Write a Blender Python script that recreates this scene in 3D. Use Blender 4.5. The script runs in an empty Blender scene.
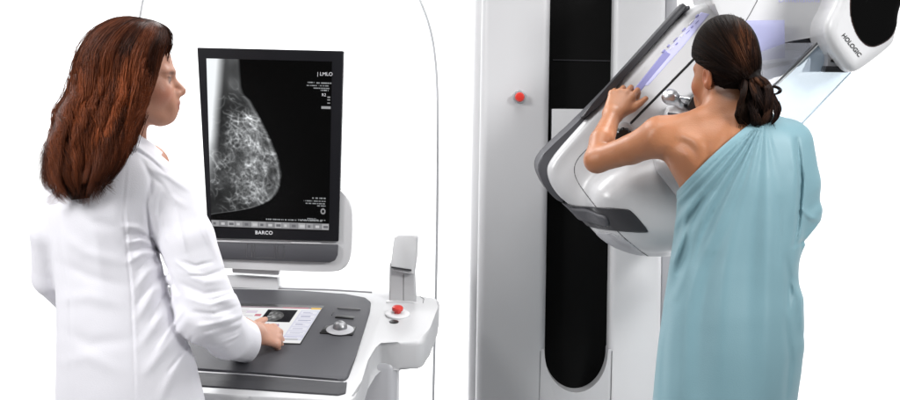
import bpy, bmesh, math, random
import numpy as np
from mathutils import Vector, Matrix
random.seed(7); RNG = np.random.default_rng(7)
SC = bpy.context.scene
COL = SC.collection

# ------------------------------------------------------------------ camera model (36 mm sensor, level lens with downward shift)
FPX, CY, CH, HX, HY, ROLL = 1700.0, -4.15, 1.5, 450.0, 80.0, math.radians(0.9)
cr, sr = math.cos(ROLL), math.sin(ROLL)
def W(px, py, Y):
    dx, dy = px - HX, py - HY
    x, y = dx*cr + dy*sr, -dx*sr + dy*cr
    s = FPX/(Y - CY)
    return np.array([x/s, Y, CH - y/s])
def WV(px, py, Y):
    dx, dy = np.asarray(px)-HX, np.asarray(py)-HY; Y = np.broadcast_to(Y, dx.shape); s = FPX/(Y-CY)
    return np.stack([(dx*cr+dy*sr)/s, Y, CH-(-dx*sr+dy*cr)/s], 1)
def PR(P):
    s = FPX/(P[:, 1] - CY)
    x, y = P[:, 0]*s, (CH - P[:, 2])*s
    return np.stack([x*cr - y*sr + HX, x*sr + y*cr + HY], 1), s
def WL(pts): return [W(*p) for p in pts]

# ------------------------------------------------------------------ materials
def srgb(r, g, b):
    f = lambda c: (c/255/12.92 if c/255 <= .04045 else ((c/255+.055)/1.055)**2.4)
    return (f(r), f(g), f(b), 1)
def mat(name, col=(.8, .8, .8, 1), rough=.4, metal=0, attr=None, bump=0, bscale=200, sss=0, sheen=0, emit=0, var=0, coat=0, spec=.5):
    m = bpy.data.materials.new(name); m.use_nodes = True
    nt = m.node_tree; b = nt.nodes['Principled BSDF']
    b.inputs['Base Color'].default_value = col
    b.inputs['Roughness'].default_value = rough
    b.inputs['Metallic'].default_value = metal
    b.inputs['Specular IOR Level'].default_value = spec
    if coat: b.inputs['Coat Weight'].default_value = coat; b.inputs['Coat Roughness'].default_value = .05
    src = None
    if attr:
        a = nt.nodes.new('ShaderNodeAttribute'); a.attribute_name = attr; src = a.outputs['Color']
    tc = nt.nodes.new('ShaderNodeTexCoord')
    if var:
        n = nt.nodes.new('ShaderNodeTexNoise'); n.inputs['Scale'].default_value = 9; n.inputs['Detail'].default_value = 6
        nt.links.new(tc.outputs['Object'], n.inputs['Vector'])
        mx = nt.nodes.new('ShaderNodeMix'); mx.data_type = 'RGBA'; mx.blend_type = 'MULTIPLY'
        mx.inputs[0].default_value = 1
        rp = nt.nodes.new('ShaderNodeMapRange'); rp.inputs['To Min'].default_value = 1-var; rp.inputs['To Max'].default_value = 1+var
        nt.links.new(n.outputs['Fac'], rp.inputs['Value'])
        if src: nt.links.new(src, mx.inputs[6])
        else: mx.inputs[6].default_value = col
        nt.links.new(rp.outputs['Result'], mx.inputs[7]); src = mx.outputs[2]
        r2 = nt.nodes.new('ShaderNodeMapRange'); r2.inputs['To Min'].default_value = max(.02, rough-.08); r2.inputs['To Max'].default_value = rough+.08
        nt.links.new(n.outputs['Fac'], r2.inputs['Value']); nt.links.new(r2.outputs['Result'], b.inputs['Roughness'])
    if src: nt.links.new(src, b.inputs['Base Color'])
    if sss:
        b.inputs['Subsurface Weight'].default_value = sss; b.inputs['Subsurface Radius'].default_value = (1, .35, .2); b.inputs['Subsurface Scale'].default_value = .006
    if sheen: b.inputs['Sheen Weight'].default_value = sheen; b.inputs['Sheen Roughness'].default_value = .5
    if bump:
        n = nt.nodes.new('ShaderNodeTexNoise'); n.inputs['Scale'].default_value = bscale; n.inputs['Detail'].default_value = 3
        nt.links.new(tc.outputs['Object'], n.inputs['Vector'])
        bp = nt.nodes.new('ShaderNodeBump'); bp.inputs['Strength'].default_value = bump; bp.inputs['Distance'].default_value = .002
        nt.links.new(n.outputs['Fac'], bp.inputs['Height']); nt.links.new(bp.outputs['Normal'], b.inputs['Normal'])
    if emit:
        if src: nt.links.new(src, b.inputs['Emission Color'])
        else: b.inputs['Emission Color'].default_value = col
        b.inputs['Emission Strength'].default_value = emit
    return m
def clear_mat(name, tint, alpha, rough=.05):
    m = bpy.data.materials.new(name); m.use_nodes = True; nt = m.node_tree
    b = nt.nodes['Principled BSDF']; out = nt.nodes['Material Output']
    b.inputs['Base Color'].default_value = tint; b.inputs['Roughness'].default_value = rough
    t = nt.nodes.new('ShaderNodeBsdfTransparent'); mx = nt.nodes.new('ShaderNodeMixShader')
    t.inputs['Color'].default_value = tuple(.55+.45*c for c in tint[:3])+(1,)
    mx.inputs[0].default_value = alpha
    nt.links.new(t.outputs[0], mx.inputs[1]); nt.links.new(b.outputs[0], mx.inputs[2]); nt.links.new(mx.outputs[0], out.inputs['Surface'])
    return m
M = dict(
    desk=mat('desk_plastic', (.50, .50, .51, 1), .36, var=.03, bump=.02, bscale=500),
    column=mat('column_paint', (.47, .47, .48, 1), .42, var=.02, bump=.02, bscale=400),
    white=mat('white_plastic', (.60, .60, .61, 1), .32, var=.03, bump=.02, bscale=500),
    shell=mat('light_grey_plastic', (.52, .52, .53, 1), .38, var=.03, bump=.02, bscale=500),
    grey=mat('mid_grey_plastic', (.058, .058, .066, 1), .58, var=.06, bump=.04, bscale=600),
    midg=mat('plain_grey_plastic', (.40, .40, .42, 1), .4, var=.05),  # even grey of several parts; also paints the shading under the arm
    dark=mat('dark_grey_plastic', (.03, .03, .034, 1), .38, var=.08, bump=.03, bscale=600),
    black=mat('black_plastic', (.006, .006, .006, 1), .35, var=.1),
    slot=mat('black_bellows', (.004, .004, .004, 1), .6, var=.1, bump=.1, bscale=40, spec=.06),
    gloss=mat('black_glass', (.002, .002, .002, 1), .08, spec=.25),
    seam=mat('seam_line', (.10, .10, .105, 1), .6),
    lav=mat('lavender_panel', (.52, .52, .78, 1), .4, var=.04),
    lavd=mat('deep_lavender_panel', (.25, .25, .48, 1), .4, var=.05),
    silver=mat('silver_metal', (.62, .62, .64, 1), .34, 1, var=.04),
    red=mat('red_plastic', (.55, .03, .02, 1), .3, coat=.4),
    bezel=mat('monitor_bezel', (.007, .007, .009, 1), .4, var=.06, spec=.2),
    coatcloth=mat('white_cotton', (.775, .765, .812, 1), .85, bump=.25, bscale=420, sheen=.15, var=.012),
    gown=mat('teal_gown_cloth', (.172, .305, .35, 1), .5, bump=.25, bscale=420, sheen=.15, var=.03, spec=.4),
    skin=mat('skin', rough=.40, attr='Col', sss=.15, bump=.25, bscale=300, var=.10, spec=.36),
    darkhair=mat('dark_hair', rough=.5, attr='Col', spec=.07),
    hair=mat('hair', rough=.42, attr='Col', spec=.18),
    cloth_dark=mat('dark_cloth', (.03, .03, .04, 1), .8, bump=.2),
    mark=mat('screen_writing', (.45, .45, .47, 1), .5, emit=.22),
    logo=mat('dark_print', (.02, .02, .02, 1), .5),
    badge=mat('pale_print', (.6, .6, .62, 1), .4),
    screen=mat('lit_screen', rough=.25, attr='Col', emit=1.0),
    ball=mat('grey_ball', (.30, .30, .31, 1), .42, .8),
    arm=mat('arm_plastic', (.50, .50, .51, 1), .33, var=.03, bump=.02, bscale=500),
    lip=mat('dark_lip_plastic', (.034, .034, .039, 1), .6, var=.05, bump=.03, bscale=600),
    floor=mat('low_bounce_floor', (.55, .55, .56, 1), .6, var=.05, bump=.05, bscale=60),  # unseen floor; grey picked to weaken light bouncing up
    backdrop=mat('white_studio_paper', (.9, .9, .9, 1), .9, var=.01),
    glass=clear_mat('clear_acrylic', (.93, .94, .95, 1), .03),
    lavglass=clear_mat('lavender_acrylic', (.60, .61, .84, 1), .38),
    smoke=clear_mat('smoky_acrylic', (.66, .67, .72, 1), .30),
    shieldg=clear_mat('face_shield_acrylic', (.66, .76, .84, 1), .36),
    edge=mat('acrylic_edge', (.55, .56, .57, 1), .3),
    blueedge=mat('pale_blue_edge', (.50, .60, .68, 1), .25),
)
# dark screens: no diffuse from the attribute, just the glow
for mm in ('screen',):
    nt = M[mm].node_tree; b = nt.nodes['Principled BSDF']
    for l in list(b.inputs['Base Color'].links): nt.links.remove(l)
    b.inputs['Base Color'].default_value = (.001, .001, .001, 1); b.inputs['Specular IOR Level'].default_value = .05

# ------------------------------------------------------------------ object helpers
def link(o, parent=None):
    COL.objects.link(o)
    if parent is not None:
        o.parent = parent
        o.matrix_parent_inverse = Matrix.Translation(-Vector(parent.location))
    return o
def mesh_obj(name, V, Fq, m, parent=None, smooth=True, cols=None):
    me = bpy.data.meshes.new(name)
    V = np.asarray(V, np.float32); Fq = np.asarray(Fq, np.int32)
    k = Fq.shape[1]
    me.vertices.add(len(V)); me.vertices.foreach_set('co', V.ravel())
    me.loops.add(Fq.size); me.loops.foreach_set('vertex_index', Fq.ravel())
    me.polygons.add(len(Fq)); me.polygons.foreach_set('loop_start', np.arange(0, Fq.size, k, dtype=np.int32))
    me.polygons.foreach_set('use_smooth', np.full(len(Fq), smooth))
    me.update(calc_edges=True)
    if cols is not None:
        a = me.attributes.new('Col', 'FLOAT_COLOR', 'POINT')
        c = np.ones((len(V), 4), np.float32); c[:, :3] = cols; a.data.foreach_set('color', c.ravel())
    me.materials.append(m)
    return link(bpy.data.objects.new(name, me), parent)
def bm_obj(name, bm, m, parent=None, smooth=True, angle=35):
    me = bpy.data.meshes.new(name)
    bmesh.ops.recalc_face_normals(bm, faces=bm.faces)
    if smooth:
        for f in bm.faces: f.smooth = True
        for e in bm.edges:
            if len(e.link_faces) == 2 and e.calc_face_angle(0) > math.radians(angle): e.smooth = False
    bm.to_mesh(me); bm.free(); me.materials.append(m)
    return link(bpy.data.objects.new(name, me), parent)
def tag(o, label, cat, group=None):
    o['label'] = label; o['category'] = cat
    if group: o['group'] = group
    return o
def thing(name, loc, label, cat):
    o = bpy.data.objects.new(name, None); o.location = loc; o.empty_display_size = .1
    COL.objects.link(o); return tag(o, label, cat)
def box(name, lo, hi, m, parent=None, bev=.004, seg=3):
    bm = bmesh.new(); bmesh.ops.create_cube(bm, size=1)
    lo, hi = np.array(lo), np.array(hi)
    for v in bm.verts: v.co = Vector((lo+hi)/2 + np.array(v.co)*(hi-lo))
    bmesh.ops.bevel(bm, geom=list(bm.edges), offset=bev, segments=seg, profile=.5, affect='EDGES')
    return bm_obj(name, bm, m, parent)
def prism(name, front, back, m, parent=None, bev=.003, seg=2):
    """solid between two matching outlines (lists of 3D points)"""
    bm = bmesh.new(); n = len(front)
    a = [bm.verts.new(Vector(p)) for p in front]; b = [bm.verts.new(Vector(p)) for p in back]
    bm.faces.new(a); bm.faces.new(b[::-1])
    for i in range(n): bm.faces.new([a[i], b[i], b[(i+1) % n], a[(i+1) % n]])
    if bev: bmesh.ops.bevel(bm, geom=list(bm.edges), offset=bev, segments=seg, profile=.5, affect='EDGES', clamp_overlap=True)
    return bm_obj(name, bm, m, parent)
def slab(name, pts, Y0, depth, m, parent=None, bev=.003, seg=2):
    f = [W(x, y, Y0) for x, y in pts]
    return prism(name, f, [p+np.array([0, depth, 0]) for p in f], m, parent, bev, seg)
def tube_path(pts, rad, sides=10):
    P = np.array(pts); T = np.gradient(P, axis=0); T /= np.linalg.norm(T, axis=1)[:, None]
    ref = np.array([.3, 1, .2]); N = np.cross(T, ref); N /= np.linalg.norm(N, axis=1)[:, None]; B = np.cross(T, N)
    rad = np.broadcast_to(rad, (len(P),))
    a = np.arange(sides)*2*math.pi/sides
    V = P[:, None]+rad[:, None, None]*(np.cos(a)[None, :, None]*N[:, None]+np.sin(a)[None, :, None]*B[:, None])
    n = len(P); V = V.reshape(-1, 3); Fq = []
    for i in range(n-1):
        for j in range(sides):
            Fq.append([i*sides+j, i*sides+(j+1) % sides, (i+1)*sides+(j+1) % sides, (i+1)*sides+j])
    c0, c1 = len(V), len(V)+1; V = np.vstack([V, P[0], P[-1]])
    for j in range(sides):
        Fq.append([c0, (j+1) % sides, j, j]); Fq.append([c1, (n-1)*sides+j, (n-1)*sides+(j+1) % sides, (n-1)*sides+(j+1) % sides])
    return V, Fq
def tube(name, pts, rad, m, parent=None, sides=10):
    V, Fq = tube_path(pts, rad, sides)
    bm = bmesh.new(); vs = [bm.verts.new(Vector(v)) for v in V]
    for f in Fq:
        u = list(dict.fromkeys(f))
        bm.faces.new([vs[i] for i in u])
    return bm_obj(name, bm, m, parent, angle=60)
def lathe(name, center, axis, prof, m, parent=None, sides=32):
    """prof: list of (radius, height along axis)"""
    ax = np.array(axis, float); ax /= np.linalg.norm(ax)
    r = np.cross(ax, [.31, .2, .93]); r /= np.linalg.norm(r); t = np.cross(ax, r)
    bm = bmesh.new(); rings = []
    for R, h in prof:
        rings.append([bm.verts.new(Vector(np.array(center)+ax*h+R*(math.cos(k*2*math.pi/sides)*r+math.sin(k*2*math.pi/sides)*t))) for k in range(sides)])
    for a, b in zip(rings, rings[1:]):
        for k in range(sides): bm.faces.new([a[k], a[(k+1) % sides], b[(k+1) % sides], b[k]])
    bm.faces.new(rings[0][::-1]); bm.faces.new(rings[-1])
    return bm_obj(name, bm, m, parent, angle=40)
def text(name, body, origin, xdir, updir, size, m, parent=None, bold=False, depth=.0006, spacing=1.0):
    cu = bpy.data.curves.new(name, 'FONT'); cu.body = body; cu.size = size; cu.extrude = depth
    cu.align_x = 'CENTER'; cu.align_y = 'CENTER'; cu.space_character = spacing
    if bold: cu.offset = size*.018
    tmp = bpy.data.objects.new('tmp', cu); COL.objects.link(tmp)
    dg = bpy.context.evaluated_depsgraph_get(); me = bpy.data.meshes.new_from_object(tmp.evaluated_get(dg))
    bpy.data.objects.remove(tmp)
    x = Vector(xdir).normalized(); u = Vector(updir).normalized(); z = x.cross(u).normalized(); u = z.cross(x)
    R = Matrix((x, u, z)).transposed()
    me.transform(Matrix.Translation(Vector(origin)) @ R.to_4x4()); me.name = name
    me.materials.clear(); me.materials.append(m)
    return link(bpy.data.objects.new(name, me), parent)

# ------------------------------------------------------------------ signed distance sculpting
def smin(a, b, k):
    h = np.maximum(k-np.abs(a-b), 0)/k
    return np.minimum(a, b)-h*h*k*.25
def smax(a, b, k): return -smin(-a, -b, k)
def ell(P, c, r, R=None):
    q = P-np.asarray(c, np.float32)
    if R is not None: q = q@R
    r = np.asarray(r, np.float32); k0 = n3(q/r); k1 = n3(q/(r*r))+1e-9
    return k0*(k0-1)/k1
def n3(v): return np.sqrt(np.einsum('ij,ij->i', v, v))
def cap(P, a, b, ra, rb):
    a = np.asarray(a, np.float32); ab = np.asarray(b, np.float32)-a; q = P-a
    t = np.clip(q@ab/np.float32(max(float(ab@ab), 1e-9)), 0, 1)
    q -= t[:, None]*ab
    return n3(q)-(np.float32(ra)+t*np.float32(rb-ra))
def chain(P, pts, rs, k=.01):
    d = None
    for i in range(len(pts)-1):
        c = cap(P, pts[i], pts[i+1], rs[i], rs[i+1]); d = c if d is None else smin(d, c, k*.3)
    return d
def seg2(qx, qy, a, b):
    ex, ey = float(b[0]-a[0]), float(b[1]-a[1]); wx, wy = qx-float(a[0]), qy-float(a[1])
    t = np.clip((wx*ex+wy*ey)/max(ex*ex+ey*ey, 1e-12), 0, 1)
    wx -= t*ex; wy -= t*ey
    return wx*wx+wy*wy
def poly2(q, poly):
    """signed distance to a closed polygon in 2D"""
    poly = np.asarray(poly, float); n = len(poly)
    qx = np.ascontiguousarray(q[:, 0], np.float32); qy = np.ascontiguousarray(q[:, 1], np.float32)
    d = np.full(len(q), 1e9, np.float32); inside = np.zeros(len(q), bool)
    for i in range(n):
        a, b = poly[i], poly[(i+1) % n]
        np.minimum(d, seg2(qx, qy, a, b), out=d)
        c = (a[1] > qy) != (b[1] > qy)
        if abs(b[1]-a[1]) > 1e-9: inside ^= c & (qx < float((b[0]-a[0])/(b[1]-a[1]))*(qy-float(a[1]))+float(a[0]))
    d = np.sqrt(d)
    return np.where(inside, -d, d)
def pline2(q, pts):
    qx = np.ascontiguousarray(q[:, 0], np.float32); qy = np.ascontiguousarray(q[:, 1], np.float32)
    d = np.full(len(q), 1e9, np.float32); pts = np.asarray(pts, float)
    for a, b in zip(pts, pts[1:]): np.minimum(d, seg2(qx, qy, a, b), out=d)
    return np.sqrt(d)
def chaikin(pts, n=2, closed=True):
    P = np.asarray(pts, float)
    for _ in range(n):
        Q = np.roll(P, -1, 0) if closed else P[1:]
        A = P if closed else P[:-1]
        R = np.empty((2*len(A), P.shape[1])); R[0::2] = .75*A+.25*Q; R[1::2] = .25*A+.75*Q
        if not closed: R = np.vstack([P[:1], R, P[-1:]])
        P = R
    return P
def near(P, c, r, fn, pad=.06):
    dist = n3(P-np.asarray(c, np.float32))-r; d = dist+.02; m = dist < pad
    if m.any(): d[m] = fn(P[m])
    return d
def extr(P, poly, Yf, Yb, r):
    """rounded extrusion along Y of an outline given in photo pixels at depth Yf"""
    w = np.array([W(x, y, Yf)[[0, 2]] for x, y in poly])
    d2 = poly2(P[:, [0, 2]], w); dy = np.abs(P[:, 1]-(Yf+Yb)/2)-(Yb-Yf)/2
    a, b = d2+r, dy+r
    return np.sqrt(np.maximum(a, 0)**2+np.maximum(b, 0)**2)+np.minimum(np.maximum(a, b), 0)-r
def loft(P, rows, Yc, up=8):
    """rows (py, left px, right px, half depth[, centre shift]) -> stack of ellipses"""
    rows = [tuple(r)+(0,)*(5-len(r)) for r in rows]
    tab = []
    for py, L, R, hd, sh in rows:
        a, b = W(L, py, Yc), W(R, py, Yc); tab.append(((a[2]+b[2])/2, (a[0]+b[0])/2, Yc+sh, (b[0]-a[0])/2, hd))
    tab = np.array(sorted(tab)); z = tab[:, 0]
    zz = np.linspace(z[0], z[-1], 240); D = np.stack([np.interp(zz, z, tab[:, i]) for i in range(1, 5)], 1)
    k = np.ones(9)/9; Dp = np.pad(D, ((4, 4), (0, 0)), 'edge'); D = np.stack([np.convolve(Dp[:, i], k, 'valid') for i in range(4)], 1)
    cx, cy, rx, ry = [np.interp(P[:, 2], zz, D[:, i]) for i in range(4)]
    qx, qy = (P[:, 0]-cx), (P[:, 1]-cy)
    k0 = np.sqrt((qx/rx)**2+(qy/ry)**2); k1 = np.sqrt((qx/rx**2)**2+(qy/ry**2)**2)+1e-9
    d = k0*(k0-1)/k1
    cap_ = np.maximum(P[:, 2]-z[-1], z[0]-P[:, 2])
    return smax(d, cap_, .03)
def mesh_sdf(fn, lo, hi, h, B=8, mar=1.3):
    lo = np.asarray(lo, np.float32); n = (np.ceil((np.asarray(hi)-lo)/h/B).astype(int))*B; nb = n//B
    ii = np.stack(np.meshgrid(*[np.arange(k) for k in nb], indexing='ij'), -1).reshape(-1, 3)
    dc = fn((lo+(ii+.5)*B*h-.5*h).astype(np.float32))
    act = np.abs(dc) < B*h*.87*mar
    D = np.repeat(np.repeat(np.repeat(dc.reshape(nb), B, 0), B, 1), B, 2).astype(np.float32)
    off = np.stack(np.meshgrid(*[np.arange(B)]*3, indexing='ij'), -1).reshape(-1, 3)
    ab = ii[act]
    for s in range(0, len(ab), 600):
        idx = (ab[s:s+600, None]*B+off[None]).reshape(-1, 3)
        D[idx[:, 0], idx[:, 1], idx[:, 2]] = fn((lo+idx*h).astype(np.float32))
    S = D < 0
    c = [S[i:n[0]-1+i, j:n[1]-1+j, k:n[2]-1+k] for i in (0, 1) for j in (0, 1) for k in (0, 1)]
    anyi = c[0].copy(); alli = c[0].copy()
    for x in c[1:]: anyi |= x; alli &= x
    cells = np.argwhere(anyi & ~alli)
    cid = np.full(n-1, -1, np.int32); cid[tuple(cells.T)] = np.arange(len(cells))
    acc = np.zeros((len(cells), 3)); cnt = np.zeros(len(cells))
    cor = [(i, j, k) for i in (0, 1) for j in (0, 1) for k in (0, 1)]
    for a in range(8):
        for b in range(a+1, 8):
            A, Bc = np.array(cor[a]), np.array(cor[b])
            if np.abs(A-Bc).sum() != 1: continue
            va = D[tuple((cells+A).T)]; vb = D[tuple((cells+Bc).T)]
            m = (va < 0) != (vb < 0); t = np.where(m, va/np.where(m, va-vb, 1), 0)
            acc += np.where(m[:, None], A+t[:, None]*(Bc-A), 0); cnt += m
    V = lo+(cells+acc/cnt[:, None])*h
    quads = []
    for ax in range(3):
        o1, o2 = [(1, 2), (2, 0), (0, 1)][ax]
        sl0 = [slice(None)]*3; sl1 = [slice(None)]*3; sl0[ax] = slice(0, -1); sl1[ax] = slice(1, None)
        a, b = S[tuple(sl0)], S[tuple(sl1)]
        for flip, mm in ((0, a & ~b), (1, ~a & b)):
            e = np.argwhere(mm); e = e[(e[:, o1] > 0) & (e[:, o2] > 0) & (e[:, o1] < n[o1]-1) & (e[:, o2] < n[o2]-1)]
            if not len(e): continue
            q = []
            for d1, d2 in ((-1, -1), (0, -1), (0, 0), (-1, 0)):
                f = e.copy(); f[:, o1] += d1; f[:, o2] += d2; q.append(cid[tuple(f.T)])
            q = np.stack(q, 1); quads.append(q if not flip else q[:, ::-1])
    Q = np.vstack(quads); Q = Q[(Q >= 0).all(1)]
    return V, Q
def sdf_obj(name, fn, lo, hi, h, m, parent=None, colfn=None, mar=1.3):
    V, Q = mesh_sdf(fn, lo, hi, h, mar=mar)
    return mesh_obj(name, V, Q, m, parent, cols=None if colfn is None else colfn(V))
def bounds(pts, pad):
    P = np.array(pts); return P.min(0)-pad, P.max(0)+pad
def noise3(P, s, seed=0):
    r = np.random.default_rng(seed); out = np.zeros(len(P))
    for i in range(7):
        d = r.normal(size=3); d /= np.linalg.norm(d); out += np.sin(P@(d*s*(.6+.25*i))+r.uniform(0, 6.28))/(1+.35*i)
    return out/3

# value noise in 2D for the screens
def vnoise(x, y, seed):
    r = np.random.default_rng(seed); T = r.random((64, 64))
    xi, yi = np.floor(x).astype(int), np.floor(y).astype(int); fx, fy = x-xi, y-yi
    fx, fy = fx*fx*(3-2*fx), fy*fy*(3-2*fy)
    g = lambda i, j: T[i % 64, j % 64]
    return (g(xi, yi)*(1-fx)+g(xi+1, yi)*fx)*(1-fy)+(g(xi, yi+1)*(1-fx)+g(xi+1, yi+1)*fx)*fy

# ------------------------------------------------------------------ the setting: a white studio sweep, its unseen floor greyed to cut bounce
def sheet(name, prof, x0, x1, m=None):
    V = [(x, y, z) for y, z in prof for x in (x0, x1)]
    Fq = [[2*i, 2*i+1, 2*i+3, 2*i+2] for i in range(len(prof)-1)]
    o = mesh_obj(name, V, Fq, m or M['backdrop']); o['kind'] = 'structure'; return o
sheet('floor', [(-6, 0), (1.9, 0)], -5, 5, M['floor'])
arc = [(1.9+.9*math.sin(a), .9-.9*math.cos(a)) for a in np.linspace(0, math.pi/2, 16)]
sheet('backdrop', arc+[(2.8, 4.2)], -5, 5)

# ------------------------------------------------------------------ glass radiation shield
def shield():
    Y = .82
    out = [(134, 560), (134, 120), (135, 60), (139, 18), (147, -20), (165, -60), (200, -85), (250, -92), (330, -92), (378, -80), (402, -45), (418, -5), (430, 25), (436, 60), (438, 110), (437, 250), (433, 400), (430, 560)]
    P = [W(x, y, Y) for x, y in chaikin(out, 2, False)]
    P[0][2] = P[-1][2] = .03
    t = thing('glass_shield', (W(285, 300, Y)[0], Y+.006, 0), 'tall clear glass radiation shield with rounded top standing behind the console', 'glass shield')
    prism('pane', P, [p+np.array([0, .008, 0]) for p in P], M['glass'], t, bev=0)
    tube('edge_trim', [p+np.array([0, .004, 0]) for p in P], .0042, M['edge'], t, 8)
    a, b = P[0], P[-1]
    box('base_foot', (a[0]-.02, Y-.09, 0), (b[0]+.02, Y+.1, .035), M['midg'], t, .01)
shield()

# ------------------------------------------------------------------ console workstation
def console():
    t = thing('console_workstation', (-.5, .35, 0), 'pale grey console workstation with dark control panel and touch screen before the technician', 'console')
    YF, YB, ZF, ZB = .0, .62, .766, .922
    # top surface plane: z as function of Y
    zt = lambda Y: ZF+(Y-YF)/(YB-YF)*(ZB-ZF)
    def on(px, py, lift=0.0):           # where the photo ray meets the sloping desk plane
        lo, hi = -.6, 1.4
        for _ in range(50):
            m = (lo+hi)/2
            if W(px, py, m)[2] > zt(m)+lift: lo = m if W(px, py, m)[2] < W(px, py, lo)[2]+9 else lo; lo = m
            else: hi = m
        # ray descends relative to the plane with nearer Y
        return W(px, py, (lo+hi)/2)
    def on(px, py, lift=0.0):
        best = min(np.linspace(-.5, 1.3, 3601), key=lambda Y: abs(W(px, py, Y)[2]-zt(Y)-lift))
        return W(px, py, best)
    nrm = np.array([0, -(ZB-ZF)/(YB-YF), 1]); nrm /= np.linalg.norm(nrm)
    global DESK_ON, DESK_N; DESK_ON, DESK_N = on, nrm
    def plate(name, pts, th, m, lift=0, bev=.003, parent=t, n=0, seg=2):
        if n: pts = chaikin(pts, n)
        f = [on(x, y)+nrm*lift for x, y in pts]
        return prism(name, f, [p-nrm*th for p in f], m, parent, bev, seg)
    # white deck with its wing on the right
    plate('desk_top', [(150, 281), (240, 284.5), (330, 287), (390, 291), (436, 297), (440, 300), (438, 307), (430, 328), (425, 339), (420, 342), (398, 342), (378, 341), (371, 347), (368, 360), (362, 380), (356, 397), (347, 402), (250, 396), (130, 390)], .078, M['desk'], 0, .016, seg=4)
    # dark control panel slightly proud
    plate('control_panel', [(120, 287), (237, 291), (300, 292.5), (345, 295), (366, 299), (371, 303), (370, 312), (363, 335), (355, 360), (348.5, 378), (344.5, 381.5), (337, 381), (250, 374), (110, 365)], .03, M['grey'], .006, .0065, seg=4)
    plate('front_lip', [(108, 368), (250, 376.5), (337, 383.4), (343.5, 384), (347, 382), (345.5, 394), (338, 396), (250, 390), (108, 381)], .05, M['lip'], .004, .004)
    plate('rear_ridge', [(150, 283), (240, 287), (330, 289.3), (372, 292), (372, 293), (330, 290.5), (240, 288.2), (150, 284.2)], .004, M['seam'], .0012, 0)
    # touch screen
    q = [on(*p)+nrm*.0075 for p in [(236, 308.5), (322, 310.5), (300, 346), (205, 343)]]
    plate('touch_screen_frame', [(214, 305), (324, 308), (300.5, 347), (190, 344)], .006, M['black'], .0068, .0006)
    nu, nv = 200, 130
    u, v = [a.ravel() for a in np.meshgrid(np.linspace(0, 1, nu), np.linspace(0, 1, nv), indexing='ij')]
    V = ((1-u)*(1-v))[:, None]*q[0]+(u*(1-v))[:, None]*q[1]+(u*v)[:, None]*q[2]+((1-u)*v)[:, None]*q[3]
    C = np.full((len(u), 3), .86)
    def rect(u0, v0, u1, v1, c):
        m = (u > u0) & (u < u1) & (v > v0) & (v < v1); C[m] = c; return m
    rect(0, 0, 1, .035, (.25, .16, .2)); rect(.55, 0, .85, .035, (.45, .12, .16)); rect(.88, 0, 1, .05, (.8, .5, .1))
    m = rect(.40, .08, .74, .44, (.004, .004, .006))
    r = np.sqrt(((u-.46)/.17)**2+((v-.28)/.17)**2); mm = m & (r < 1) & (u > .45)
    C[mm] = (np.clip(.08+.5*vnoise(u*40, v*28, 3)**2*(1.15-r), 0, 1)[:, None]*np.ones(3))[mm]
    rect(.78, .08, .995, .93, (.70, .70, .80))
    for i in range(7):
        v0 = .11+i*.115; rect(.80, v0, .975, v0+.075, (.80, .80, .87))
        rect(.82, v0+.022, .90+.03*(i % 3), v0+.034, (.35, .35, .5)); rect(.82, v0+.045, .93, v0+.055, (.45, .45, .58))
    for i in range(9):
        v0 = .07+.05*i; L = .1+.13*((i*37) % 10)/10; rect(.08, v0, .08+L, v0+.012, (.55, .5, .55))
    rect(.30, .22, .37, .28, (.6, .2, .25)); rect(.18, .12, .30, .20, (.72, .65, .75))
    for cx in (.52, .62):
        rr = np.sqrt(((u-cx)/.035)**2+((v-.57)/.09)**2); C[(rr < 1) & (vnoise(u*50, v*40, 9) > .38)] = (.55, .33, .42)
    rect(.46, .70, .70, .715, (.6, .6, .62)); rect(.50, .76, .64, .772, (.66, .66, .7))
    rect(.52, .87, .64, .935, (.06, .33, .08)); rect(.67, .89, .95, .92, (.5, .5, .5)); rect(.78, .82, .99, .835, (.5, .5, .7))
    F_ = [[i*nv+j, (i+1)*nv+j, (i+1)*nv+j+1, i*nv+j+1] for i in range(nu-1) for j in range(nv-1)]
    mesh_obj('touch_screen', V, F_, M['screen'], t, False, C)
    # trackball, slots, key legends
    base = plate('trackball_base', [(326, 328.6), (356, 330), (352.5, 338), (319.5, 335.8)], .004, M['black'], .0095, .0012, n=0)
    c = on(340, 333)+nrm*.009
    lathe('trackball_ring', c, nrm, [(.036, 0), (.036, .001), (.033, .003), (.026, .005), (.020, .006)], M['midg'], base)
    prof = [(.019*math.cos(a), .006+.0185*math.sin(a)) for a in np.linspace(0, 1.5, 12)]
    lathe('trackball', c, nrm, prof, M['ball'], base)
    plate('card_slot', [(336, 318), (354.5, 319.4), (353.5, 321.6), (335, 320.2)], .004, M['black'], .0085, .0005)
    plate('button_bar', [(338, 309.6), (361, 311.2), (360.3, 312.6), (337.4, 311)], .004, M['seam'], .0084, .0003)
    plate('button_bar', [(334, 314), (332, 317.5), (331.2, 317.4), (333.2, 313.9)], .004, M['seam'], .0084, .0003)
    # emergency button on its raised disc, key hole
    c = on(397.5, 315)+nrm*.001
    eb = lathe('emergency_button', c, nrm, [(.033, -.004), (.033, .003), (.030, .0055), (.016, .006)], M['white'], t)
    lathe('red_cap', c, nrm, [(.009, .006), (.009, .013), (.015, .0135), (.0155, .020), (.013, .023), (.006, .0242)], M['red'], eb)
    c = on(394, 322)
    lathe('key_lock', c, nrm, [(.0125, -.003), (.0125, .0018), (.0105, .0026)], M['black'], t)
    # pedestal and base
    a = W(160, 380, .18); b = W(396, 380, .18)
    box('pedestal', (a[0], .24, .1), (b[0], .56, .775), M['midg'], t, .025, 4)
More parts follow.
